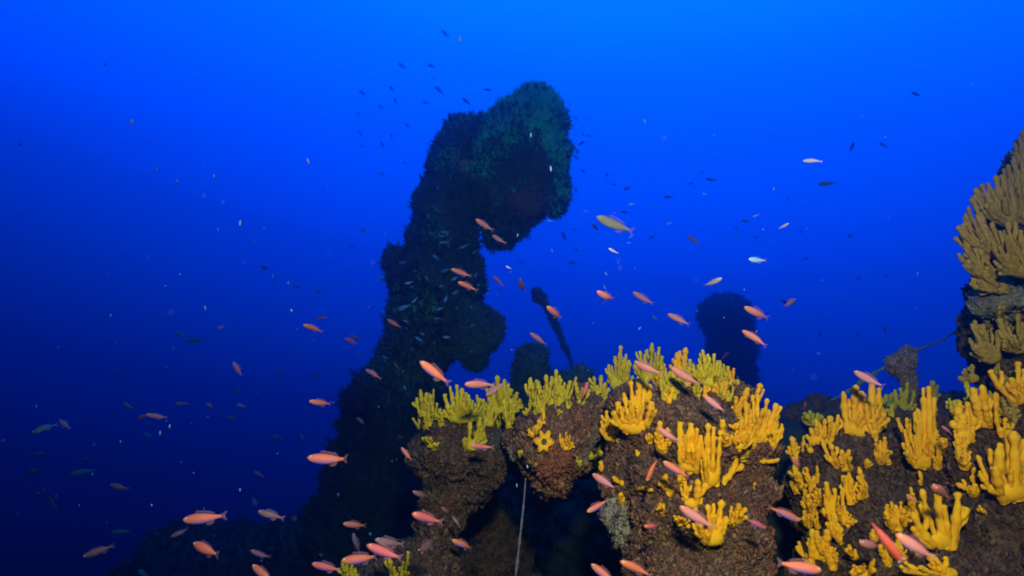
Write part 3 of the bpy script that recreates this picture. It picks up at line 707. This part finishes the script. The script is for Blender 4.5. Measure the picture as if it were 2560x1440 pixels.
# -- small sprigs between the big colonies
def sprigs(n, boxes, label, mat, group, hmin=18, hmax=60, lean_x=-.25):
    k = 0
    while k < n:
        x0_, y0_, x1_, y1_ = random.choice(boxes)
        x, y = random.uniform(x0_, x1_), random.uniform(y0_, y1_)
        if cast(x, y) is None: continue
        h = random.uniform(hmin, hmax)
        tips = [(x + lean_x * h + random.uniform(-.25, .25) * h, y - h * random.uniform(.6, 1.0)) for _ in range(random.randint(1, 4))]
        colony((x, y), tips, random.uniform(6, 9), label, extra=random.randint(0, 2), mat=mat, lean=.35, group=group)
        k += 1
sprigs(64, [(2020, 1090, 2330, 1330), (2180, 1060, 2420, 1200), (2020, 1300, 2300, 1430), (2380, 1060, 2540, 1320)], 'small golden sponge sprig between the big colonies of the sloping rock', M_SPONGE, 'small sprigs on the sloping rock', 20, 95)
sprigs(12, [(2060, 1030, 2330, 1090), (2330, 1000, 2440, 1060)], 'small olive sponge sprig along the top of the sloping rock', M_SPONGE_DIMMED, 'small sprigs on top of the sloping rock', 25, 60)
sprigs(26, [(1530, 1000, 1680, 1150), (1840, 1060, 1930, 1180), (1640, 1200, 1850, 1330), (1740, 960, 1840, 1010)], 'small golden sponge sprig between the big colonies of the broad boulder', M_SPONGE, 'small sprigs on the broad boulder', 16, 50, .05)
sprigs(8, [(1300, 1040, 1480, 1190), (1060, 1070, 1240, 1160)], 'tiny lemon sponge sprig on the crusted rocks beside the mast', M_SPONGE_DIMMED, 'tiny sprigs beside the mast', 10, 30, .0)
sprigs(34, [(2450, 790, 2555, 960), (2450, 960, 2555, 1060)], 'small olive sponge sprig on the lower reef wall', M_SPONGE_DULL, 'small sprigs on the reef wall', 25, 60, -.4)

sprigs(16, [(1060, 1040, 1310, 1075), (1310, 1015, 1470, 1045)], 'upright lemon sponge sprig on the crest of the crusted rocks beside the mast', M_SPONGE_DIMMED, 'crest sprigs beside the mast', 35, 85, .0)
sprigs(20, [(1500, 960, 1700, 1010), (1700, 955, 1850, 1010)], 'upright olive sponge sprig on the crest of the broad boulder', M_SPONGE_DIMMED, 'crest sprigs on the broad boulder', 35, 80, .0)
sprigs(10, [(1830, 1060, 1925, 1130)], 'leaning amber sponge sprig on the shoulder of the broad boulder', M_SPONGE, 'shoulder sprigs on the broad boulder', 40, 80, .45)

# ================================================================== fish
PROF = [(.50, .004), (.485, .030), (.455, .062), (.41, .092), (.34, .122), (.24, .146), (.12, .156), (.0, .148), (-.12, .124), (-.22, .094), (-.31, .062), (-.38, .044), (-.42, .042), (-.435, .004)]
def bend_y(x, b): return b * (min(x, .1) - .1) ** 2
def fish_body(b, fat=1.0):
    V, Fc, n = [], [], 14
    for (x, h) in PROF:
        w = h * (.60 if x > -.3 else .45)
        zc = -.012 * math.cos(x * 3)
        for k in range(n):
            a = 2 * math.pi * k / n
            V.append((x, bend_y(x, b) + w * math.sin(a) * fat, zc + h * .84 * math.cos(a) * fat))
    for i in range(len(PROF) - 1):
        for k in range(n):
            Fc.append((i * n + k, i * n + (k + 1) % n, (i + 1) * n + (k + 1) % n, (i + 1) * n + k))
    return V, Fc
def plate(outline, b, th=.006):
    """thin fin with real thickness from an (x, z) outline; fan about its centroid."""
    n = len(outline); cx = sum(p[0] for p in outline) / n; cz = sum(p[1] for p in outline) / n
    V = [(x, bend_y(x, b) + th * .25, z) for x, z in outline] + [(x, bend_y(x, b) - th * .25, z) for x, z in outline] + [(cx, bend_y(cx, b) + th, cz), (cx, bend_y(cx, b) - th, cz)]
    Fc = []
    for k in range(n):
        k2 = (k + 1) % n
        Fc += [(k, k2, 2 * n), (n + k2, n + k, 2 * n + 1), (k, n + k, n + k2), (k, n + k2, k2)]
    return V, Fc
TAIL = [(-.40, .030), (-.45, .060), (-.50, .095), (-.56, .115), (-.54, .070), (-.515, .03), (-.51, .0), (-.515, -.03), (-.54, -.070), (-.56, -.115), (-.50, -.095), (-.45, -.060), (-.40, -.030)]
DORSAL = [(.22, .135), (.16, .195), (.06, .180), (-.06, .170), (-.18, .145), (-.27, .105), (-.29, .070), (-.15, .100), (.0, .130), (.12, .140)]
ANAL = [(-.06, -.140), (-.12, -.190), (-.22, -.175), (-.28, -.110), (-.27, -.070), (-.15, -.110)]
CACHE = {}
def fish_parts(tone, b):
    key = (tone, b)
    if key not in CACHE:
        m = TONES[tone]
        out = [('body', np_mesh('body', *fish_body(b), [m])), ('tail_fin', np_mesh('tail_fin', *plate(TAIL, b), [M_FIN])),
               ('dorsal_fin', np_mesh('dorsal_fin', *plate(DORSAL, b), [M_FIN])), ('anal_fin', np_mesh('anal_fin', *plate(ANAL, b), [M_FIN]))]
        for s in (-1, 1):
            ev, ef = ICO2
            me = np_mesh('eye', ev * np.array((.024, .012, .024)) + np.array((.415, s * .050 + bend_y(.415, b), .026)), ef, [M_IRIS, M_EYE])
            for p in me.polygons:
                c = p.center; 
                if math.hypot(c.x - .415, c.z - .026) < .013: p.material_index = 1
            out.append(('eye', me))
        protos = []
        for nm, me in out:
            protos.append((nm, me))
        CACHE[key] = protos
    return CACHE[key]
def fish_small(tone, b):
    key = (tone, b, 's')
    if key not in CACHE:
        V, Fc = fish_body(b)
        f = [tuple(q) for q in Fc]
        tv, tf = plate([(x_ if x_ > -.45 else -.45 + (x_ + .45) * .6, z_ * .62) for x_, z_ in TAIL], b, .01)
        n = len(V)
        tri = [(a, b_, c) for a, b_, c in tf]
        me = bpy.data.meshes.new('fish')
        me.from_pydata(V + tv, [], f + [tuple(i + n for i in t) for t in tri])
        me.polygons.foreach_set('use_smooth', np.ones(len(me.polygons), bool))
        me.materials.append(TONES[tone]); me.update()
        CACHE[key] = me
    return CACHE[key]

def clear_depth(hx, hy, tx, ty, d, gap):
    for s in (0, .25, .5, .75, 1.0):
        h = cast(hx + (tx - hx) * s, hy + (ty - hy) * s)
        if h is not None: d = min(d, h - gap)
    return d

def fish(hx, hy, tx, ty, tone, label, group=None, roll=None, real=.072, depth=None, small=False, bend=None):
    L = math.hypot(tx - hx, ty - hy)
    # the picked ends are nose and tail root: 0.93 of the modelled unit length
    fore = random.uniform(.8, 1.0) if roll is None else 1.0
    real = real * random.uniform(.85, 1.12)
    d = depth or F * real * fore / L
    d = clear_depth(hx, hy, tx, ty, d, .17)
    ratio = math.sqrt(max(1 / fore ** 2 - 1, 0)) * L / F * d * random.choice((-1, 1)) * .5
    H = P(hx, hy, d) + Vector((0, ratio, 0)); T = P(tx, ty, d) - Vector((0, ratio, 0))
    H = CAM + (H - CAM) * (d / max(d, .01)); c = H.lerp(T, .5)
    X = (H - T).normalized(); size = (H - T).length / .93
    view = (c - CAM).normalized()
    Y = -view
    Z = X.cross(Y).normalized(); Y = Z.cross(X)
    if Z.z < 0: Z, Y = -Z, -Y
    if roll is None: roll = random.uniform(-34, 30)
    rot = Matrix.Rotation(R(roll), 3, X)
    Z, Y = rot @ Z, rot @ Y
    Mx = Matrix((X, Y, Z)).transposed().to_4x4()
    Mx = Matrix.Translation(c - X * size * .035) @ Mx @ Matrix.Scale(size, 4)
    b = bend if bend is not None else random.choice((-.6, -.3, 0, .3, .6))
    if small or L < 34:
        o = bpy.data.objects.new('fish', fish_small(tone, b)); COL.objects.link(o)
        o.matrix_world = Mx
        tag(o, label, 'fish', group)
        return o
    root = bpy.data.objects.new('fish', None); root.empty_display_size = .3
    COL.objects.link(root); root.matrix_world = Mx
    tag(root, label, 'fish', group)
    for nm, me in fish_parts(tone, b):
        link_mesh(nm, me, root)
    return root

A_ = 'fish schooling around the wreck'
FISH = [
 # around the mast
 (1050, 903, 1116, 953, 'orange', 'largest deep orange fish, side on, before the lower mast', dict(roll=0, depth=1.5)),
 (1163, 958, 1225, 962, 'pink', 'salmon fish arching its back over the yellow sponges beside the mast', dict(bend=.35)),
 (1215, 988, 1262, 957, 'pink', 'pinkish grey fish rising across the tall fused yellow sponge', {}),
 (768, 1144, 862, 1149, 'orange', 'bright orange fish with white striped face swimming level in open water', dict(roll=6, depth=1.5)),
 (777, 1000, 820, 1013, 'orange', 'small orange fish in open water beside the base of the mast', {}),
 (912, 925, 948, 938, 'orange', 'pale orange fish at the edge of the lower mast', {}),
 (968, 799, 998, 815, 'orange', 'plump little orange fish against the middle of the mast', {}),
 (1128, 672, 1173, 690, 'orange', 'upper of two orange fish close together before the mast column', {}),
 (1146, 705, 1184, 721, 'orange', 'lower of two orange fish close together before the mast column', {}),
 (1190, 549, 1224, 570, 'pink', 'dim mauve fish in the shadow under the mast head', {}),
 (1230, 587, 1258, 606, 'pink', 'small peach fish nosing along behind the mauve one under the mast head', {}),
 (1233, 690, 1257, 712, 'red', 'slim reddish fish just off the mast in open water', {}),
 (1299, 695, 1309, 732, 'brown', 'dark rusty fish hanging nearly upright between mast and knobbed stalk', {}),
 (1366, 765, 1404, 795, 'orange', 'salmon fish crossing the thin knobbed stalk', {}),
 (1325, 832, 1362, 859, 'pink', 'pink fish above the small dark weedy mound', {}),
 (890, 1046, 915, 1058, 'brown', 'faint mauve fish in front of the mast base', {}),
 (1002, 1120, 1028, 1146, 'orange', 'dull orange fish slipping behind the mast side rock', {}),
 (985, 906, 998, 925, 'brown', 'tiny brown fish above the mast base', {}),
 # open water above the reef
 (1491, 541, 1574, 575, 'olive', 'large slender olive grey fish in clear water', dict(depth=2.2, roll=0, bend=0)),
 (1479, 560, 1498, 575, 'brown', 'small rusty fish tucked under the large olive grey fish', {}),
 (1521, 621, 1543, 632, 'pale', 'small white fish below the large olive grey fish', dict(depth=1.9)),
 (1490, 728, 1538, 752, 'pink', 'pink fish with white face nearest to the knobbed stalk', {}),
 (1583, 730, 1627, 757, 'pink', 'dusky pink fish midway between knobbed stalk and far pillar', {}),
 (1671, 785, 1717, 808, 'pink', 'pale pink fish close to the edge of the far pillar', {}),
 (1860, 767, 1920, 795, 'pink', 'larger pink fish passing in front of the far pillar head', dict(roll=0)),
 (1860, 827, 1907, 858, 'pink', 'pink fish below the larger one in front of the far pillar', {}),
 (1801, 695, 1768, 714, 'pale', 'pale fish heading up and away above the far pillar', dict(depth=2.3)),
 (1994, 748, 1957, 764, 'pink', 'peach fish with a dark companion beyond the far pillar', {}),
 (1973, 758, 1948, 750, 'dark', 'dark fish half hidden behind the peach fish', {}),
 (1971, 558, 1951, 570, 'pale', 'tiny cream fish in clear water high above the far pillar', dict(depth=2.3)),
 (1723, 588, 1743, 611, 'brown', 'rusty fish diving alone in clear water above the pale fish', {}),
 (1868, 648, 1912, 651, 'blue', 'glowing cyan white fish alone in clear water', dict(depth=1.9)),
 (2012, 400, 2045, 402, 'pale', 'glowing white fish highest in the clear water near the reef wall', dict(depth=1.9)),
 (2050, 459, 2081, 459, 'green', 'dark green fish level in clear water below the glowing white fish', {}),
 (2133, 356, 2126, 378, 'green', 'dark green fish hanging nose up near the reef wall', {}),
 (1631, 789, 1646, 802, 'blue', 'bright blue sliver of a fish before the far pillar', {}),
 (1265, 665, 1277, 672, 'pale', 'tiny white fish beside the mast column', dict(depth=1.9)),
 # over the sponges
 (1590, 907, 1642, 931, 'pink', 'pink fish with white cheek bar across the olive boulder top sponge', {}),
 (1680, 920, 1740, 958, 'pink', 'long pink fish sliding over the tall orange yellow finger', {}),
 (1763, 990, 1803, 1024, 'pink', 'pink fish with orange brow under the fan of olive fingers', {}),
 (1647, 1072, 1690, 1100, 'pink', 'hazy pink fish above the cup shaped golden sponge', {}),
 (1177, 1109, 1222, 1122, 'orange', 'orange fish crossing the hanging two fingered yellow sponge', {}),
 (1471, 956, 1457, 990, 'red', 'red fish pointing up behind the hanging rock', {}),
 (1819, 879, 1808, 896, 'orange', 'tiny orange fish climbing past the stem of the far pillar', {}),
 (1659, 1155, 1714, 1187, 'orange', 'stout salmon fish beside the straight fingered sponge', {}),
 (1617, 1204, 1637, 1150, 'orange', 'thin orange fish seen from above pointing down the boulder', dict(roll=-62)),
 (1483, 1190, 1532, 1212, 'pink', 'pink fish with violet chin at the cave mouth under the pear shaped knob', {}),
 (1466, 1276, 1513, 1258, 'orange', 'orange fish facing down over the black cave beside the grey lump', {}),
 (1702, 1270, 1774, 1310, 'pink', 'long pink fish with violet snout before the stout lowest sponge', {}),
 (1608, 1312, 1648, 1318, 'red', 'dim red fish low on the boulder face', {}),
 (1916, 1322, 1870, 1298, 'red', 'dusky red fish on the dark boulder flank', {}),
 (1998, 1300, 1934, 1270, 'orange', 'orange fish heading down the dark gap', {}),
 (1480, 1418, 1532, 1445, 'orange', 'orange fish cut by the lower edge under the cave', {}),
 (1550, 1402, 1620, 1433, 'orange', 'bright orange fish with blue belly low in front of the boulder foot', {}),
 (2054, 1426, 1955, 1408, 'orange', 'long flame orange fish lying level at the foot of the dark gap', dict(roll=0)),
 (1977, 1140, 2006, 1176, 'pink', 'pink fish with orange head before the two pronged sponge', {}),
 (2145, 930, 2192, 962, 'pink', 'shining pink fish with orange head above the largest sponge thicket', {}),
 (2012, 1004, 2013, 1024, 'red', 'tiny red fish head on over the dim ridge', dict(small=True)),
 (2212, 814, 2214, 831, 'red', 'tiny red and green fish near the crusted post', dict(small=True)),
 (2315, 1207, 2383, 1245, 'pink', 'pink fish with glowing orange head above the open hand sponge', {}),
 (2270, 1238, 2288, 1252, 'orange', 'tiny orange faced fish coming out of the black hollow', {}),
 (2358, 1066, 2376, 1082, 'red', 'small red faced fish between two amber sponges', {}),
 (2140, 1348, 2210, 1376, 'pink', 'dusky pink fish with bright orange face low on the sloping rock', {}),
 (2258, 1408, 2180, 1308, 'red', 'very long thin red fish diving seen from above', dict(roll=78, bend=0)),
 (2240, 1335, 2328, 1390, 'pink', 'long pink fish under the open hand sponge', dict(roll=10, bend=0)),
 # lower water beside the mast foot
 (457, 1300, 550, 1290, 'orange', 'orange fish swimming level over the broad black mound', dict(roll=0)),
 (473, 1367, 550, 1375, 'orange', 'duller orange fish against the broad black mound', {}),
 (643, 1279, 703, 1292, 'brown', 'dim brown orange fish above the edge of the black mound', {}),
 (628, 1374, 668, 1396, 'orange', 'small dim orange fish diving at the mast foot', {}),
 (625, 1418, 685, 1446, 'orange', 'orange fish cut by the lower edge at the mast foot', {}),
 (860, 1305, 908, 1318, 'orange', 'orange fish with blue belly in the dark beside the mast side rock', {}),
 (917, 1362, 995, 1393, 'red', 'brightest red orange fish low beside the mast side rock', dict(roll=8)),
 (940, 1343, 1000, 1366, 'brown', 'brown fish swimming just above the brightest red orange one', {}),
 (853, 1402, 938, 1391, 'orange', 'orange fish swimming level over the dull yellow foot sponge', dict(roll=0)),
 (880, 1335, 900, 1376, 'brown', 'brown fish standing on its tail above the dull yellow foot sponge', {}),
 (1033, 1277, 1092, 1310, 'red', 'rose red fish before the lower mast side rock', {}),
 (1130, 1346, 1180, 1372, 'orange', 'orange fish with vivid blue belly near the hanging rope', {}),
 (1045, 1385, 1090, 1340, 'brown', 'murky brown fish rising over the lower mast side rock', {}),
 (1032, 1225, 1068, 1246, 'brown', 'murky tan fish with pale nose against the mast side rock', {}),
 (1105, 1265, 1125, 1288, 'brown', 'small brown fish in the shadow of the mast side rock', {}),
 (1130, 1293, 1150, 1310, 'brown', 'small brown fish with a pale face by the cave edge', {}),
 (780, 1408, 845, 1425, 'red', 'dim dark red fish low in the black shade', {}),
 (430, 1340, 463, 1326, 'pink', 'ghostly violet fish over the black mound', {}),
 # open water beyond the mast
 (577, 907, 606, 930, 'orange', 'orange fish diving alone in open water far from the mast', {}),
 (762, 811, 797, 826, 'orange', 'lower fish of an orange and red pair in open water beside the mast', {}),
 (790, 798, 817, 793, 'red', 'upper fish of an orange and red pair in open water beside the mast', {}),
 (860, 846, 892, 858, 'red', 'rosy fish crossing a brown one close to the mast', {}),
 (900, 848, 878, 836, 'brown', 'brown fish crossed by a rosy one close to the mast', {}),
 (540, 822, 565, 815, 'pale', 'white bellied dusky fish in open water', {}),
 (370, 1034, 409, 1047, 'orange', 'leading bright orange fish of an overlapping pair in dark water', {}),
 (340, 1046, 372, 1036, 'brown', 'dim trailing fish of an overlapping pair in dark water', {}),
 (302, 1009, 331, 1016, 'brown', 'dull orange fish above the overlapping pair', {}),
 (512, 1009, 537, 1018, 'orange', 'small plump orange fish in the row of three in dark water', {}),
 (588, 1011, 615, 1016, 'brown', 'slim dull orange fish at the mast end of the row of three', {}),
 (442, 1008, 467, 1010, 'brown', 'brown blurred fish at the far end of the row of three', {}),
 (901, 571, 914, 581, 'orange', 'tiny orange fish level with the mast head in open water', {}),
 (787, 729, 806, 726, 'orange', 'tiny dull orange fish in open water above the orange and red pair', {}),
 (633, 1180, 660, 1189, 'brown', 'dull brown fish alone in dark water below the striped face fish', {}),
 (685, 1088, 704, 1097, 'brown', 'tiny brown fish in dark water behind the striped face fish', {}),
 (140, 1054, 178, 1064, 'brown', 'brown fish at the dark outer edge of the school', {}),
 (88, 1080, 125, 1062, 'green', 'green brown fish rising at the dark outer edge of the school', {}),
 (273, 1212, 316, 1221, 'brown', 'dark brown fish level in deep water above the black mound', {}),
 (212, 1388, 272, 1370, 'brown', 'large dark brown fish beside the black mound in deep water', {}),
]
for (hx, hy, tx, ty, tone, label, kw) in FISH:
    fish(hx, hy, tx, ty, tone, label, A_, **kw)

def ang_fish(px, py, L, a, tone, label, group, depth):
    dx, dy = L / 2 * math.cos(R(a)), L / 2 * math.sin(R(a))
    fish(px - dx, py - dy, px + dx, py + dy, tone, label, group, depth=depth, small=True)
for (x, y, L, a) in [(1113, 84, 24, 40), (1005, 165, 22, 40), (1078, 164, 24, 30), (1085, 196, 12, 30), (979, 221, 20, 50), (906, 232, 22, 40), (1097, 224, 24, 35), (951, 266, 18, 55), (896, 285, 16, 60),
                     (1018, 313, 16, 50), (1064, 256, 16, 20), (989, 253, 20, 60), (1166, 253, 26, 35), (979, 340, 16, 80), (956, 361, 16, 60), (902, 334, 14, 60), (1013, 407, 10, 40), (905, 365, 12, 20)]:
    ang_fish(x, y, L, a, 'dark', 'faint dark fish silhouette in bright open water above the mast shoulder', 'dark fish above the mast shoulder', random.uniform(10.0, 12.5))
ang_fish(1219, 224, 20, 8, 'dark', 'darkest tiny fish silhouette close above the slope of the mast top', 'fish schooling around the wreck', 5.2)
for (x, y, L, a) in [(1440, 296, 14, 60), (1469, 300, 10, 30), (1435, 321, 8, 20), (1438, 337, 9, 0), (1459, 337, 10, 60), (1471, 339, 11, 30), (1453, 358, 20, 150), (1434, 366, 24, 60), (1441, 394, 15, 40), (1457, 427, 14, 50), (1440, 475, 14, 80), (1444, 380, 18, 100)]:
    ang_fish(x, y, L, a, 'dark', 'tiny dark fish in the cluster hugging the mast head', 'cluster of tiny dark fish beside the mast head', random.uniform(6.0, 8.0))
for (x, y, L, a) in [(1728, 459, 11, -20), (1757, 432, 9, 30), (1776, 449, 24, 8), (1670, 492, 18, 0), (1561, 530, 20, 5), (1567, 471, 18, -20), (1535, 462, 13, 10), (1518, 436, 14, -70), (1629, 593, 16, -20),
                     (1864, 552, 18, 10), (1841, 572, 11, 60), (2004, 579, 11, 60), (1890, 593, 12, 10), (2124, 589, 17, -30), (1971, 498, 9, 50), (2148, 696, 13, -20), (2016, 646, 13, -10), (1430, 657, 20, 0), (1442, 624, 12, 40),
                     (1437, 575, 11, 0), (1410, 590, 22, 65), (2050, 833, 14, 70), (2144, 835, 12, 80), (2215, 690, 10, 60), (1304, 656, 14, 20), (2290, 235, 22, 35), (2208, 362, 20, 40)]:
    ang_fish(x, y, L, a, 'green', 'dim green fish speck in the blue water between mast and reef wall', 'dim green fish between mast and reef wall', random.uniform(5.0, 8.5))
for (x, y, L, a) in [(1889, 539, 14, -20), (1761, 485, 10, 30), (1673, 558, 14, -15), (1578, 510, 13, -10), (1465, 528, 12, 10), (1578, 591, 13, -30), (1572, 607, 10, 10), (1375, 552, 14, 0), (1515, 684, 10, 60), (1512, 718, 11, 70), (1380, 626, 9, 85), (1600, 820, 12, -30), (2046, 883, 12, 10)]:
    ang_fish(x, y, L, a, 'blue', 'tiny pale blue fish glint in the water between mast and far pillar', 'pale blue fish between mast and far pillar', random.uniform(2.8, 3.8))
for (x, y, L, a) in [(1007, 656, 22, -12), (1089, 642, 18, 30), (954, 692, 20, 25), (1037, 677, 11, 0), (1049, 697, 9, 20), (1114, 676, 22, -20), (1137, 696, 18, -35), (1103, 715, 11, -20), (1030, 718, 11, 30), (1022, 707, 18, -15),
                     (1068, 696, 14, 60), (1137, 732, 20, -20), (1114, 747, 18, -70), (1007, 769, 34, -18), (1036, 751, 18, -45), (958, 778, 8, 60), (1037, 778, 11, 80), (1100, 772, 18, -15), (1092, 796, 18, -10), (1014, 803, 16, 20),
                     (1017, 821, 9, 40), (1057, 835, 16, 20), (1046, 847, 20, 25), (1053, 860, 10, -45), (1086, 857, 8, 80), (1118, 843, 20, 6), (1030, 874, 8, 0), (962, 893, 18, 15), (1180, 814, 14, -40), (1178, 768, 10, 80),
                     (1158, 617, 20, -20), (1186, 630, 14, -30), (1107, 606, 18, -15), (1222, 722, 9, 0), (1242, 735, 9, 60), (1110, 580, 22, 8), (1250, 600, 18, -30), (1012, 969, 14, 60), (1105, 590, 14, 5), (1143, 770, 10, 70)]:
    ang_fish(x, y, L, a, 'dim', 'tiny dim blue fish against the dark mast column', 'pale blue fish in front of the mast column', random.uniform(3.6, 4.5))
for (x, y, L, a) in [(82, 1180, 46, -18), (203, 1180, 46, -10), (215, 1150, 34, -20), (96, 1235, 30, -15), (95, 1135, 22, 0), (130, 1255, 30, 80), (368, 1088, 30, 5), (297, 930, 22, -15), (448, 835, 28, 10), (488, 850, 34, -5), (663, 669, 26, 5),
                     (705, 930, 20, 30), (785, 938, 26, -5), (595, 977, 20, -50), (578, 1045, 24, 25), (730, 1000, 18, -30), (757, 1095, 24, 45), (355, 1432, 34, 5), (745, 718, 16, 20), (880, 617, 14, 10), (300, 1330, 40, 0), (956, 436, 12, 30)]:
    ang_fish(x, y, L, a, 'green', 'ghostly greenish fish fading into the dark open water', 'ghostly fish fading into open water', random.uniform(4.2, 5.6))

# ================================================================== drifting specks in the water, one object
pv, pf, n = [], [], 0
bv, bf = ICO1
def speck(px, py, d, r, el, a):
    global n
    c = np.array(P(px, py, d)); s_ = r / F * d
    v = bv * np.array((s_, s_, s_ * el)); ca, sa = math.cos(a), math.sin(a)
    v = np.stack([v[:, 0] * ca - v[:, 2] * sa, v[:, 1], v[:, 0] * sa + v[:, 2] * ca], 1)
    pv.append(v + c); pf.append(bf + n); n += len(bv)
for (x, y, r_, e_) in [(1150, 98, 3, 3), (329, 305, 4, 2), (770, 402, 2.4, 4), (513, 770, 2.2, 3.5), (400, 1083, 2.5, 3), (424, 1066, 2, 3), (1327, 338, 2.4, 3), (1377, 422, 2.6, 3.4), (1612, 303, 2, 3.5), (535, 440, 2.5, 2), (392, 424, 2.5, 2.5),
                       (600, 1225, 2, 3), (379, 1263, 3, 1.2), (1294, 588, 2, 3), (262, 160, 3, 1.2), (600, 558, 3, 3)]:
    speck(x, y, random.uniform(1.6, 2.4), r_, e_, random.uniform(-.2, .35))
for _ in range(260):
    x, y = random.uniform(0, 2560), random.betavariate(2.2, 1.6) * 1440
    d = random.uniform(1.7, 5.0)
    h = cast(x, y)
    if h is not None and h < d + .1: continue
    speck(x, y, d, random.choice((.8, 1, 1.2, 1.5, 2.4)), random.uniform(1, 2.4), random.uniform(-.4, .4))
for _ in range(26):
    speck(random.uniform(0, 2560), random.uniform(200, 1440), random.uniform(.5, .95), random.uniform(.4, 1.0), random.uniform(1, 1.6), random.uniform(-.4, .4))
tag(link_mesh('marine_snow', np_mesh('marine_snow', np.vstack(pv), np.vstack(pf), [M_SNOW])), 'pale specks of plankton drifting in the water', 'plankton', kind='stuff')

# ================================================================== the water itself
hz = bpy.data.materials.new('water_haze'); hz.use_nodes = True
t = hz.node_tree; t.nodes.clear()
ho = t.nodes.new('ShaderNodeOutputMaterial'); hv_ = t.nodes.new('ShaderNodeVolumePrincipled')
hv_.inputs['Color'].default_value = (.03, .26, .56, 1)
hv_.inputs['Density'].default_value = .12
hv_.inputs['Density Attribute'].default_value = ''
hv_.inputs['Anisotropy'].default_value = .91
hv_.inputs['Absorption Color'].default_value = (0, .55, 1, 1)
t.links.new(hv_.outputs['Volume'], ho.inputs['Volume'])
x0, x1, y0, y1, z0, z1 = -15, 15, -3.5, 15.5, -13.5, 9.8
HV = [(x, y, z) for x in (x0, x1) for y in (y0, y1) for z in (z0, z1)]
HF = [(0, 1, 3, 2), (4, 6, 7, 5), (0, 4, 5, 1), (2, 3, 7, 6), (0, 2, 6, 4), (1, 5, 7, 3)]
tag(link_mesh('haze', np_mesh('haze', HV, HF, [hz], smooth=False)), 'blue sea water that fades distant things', 'water', kind='stuff')
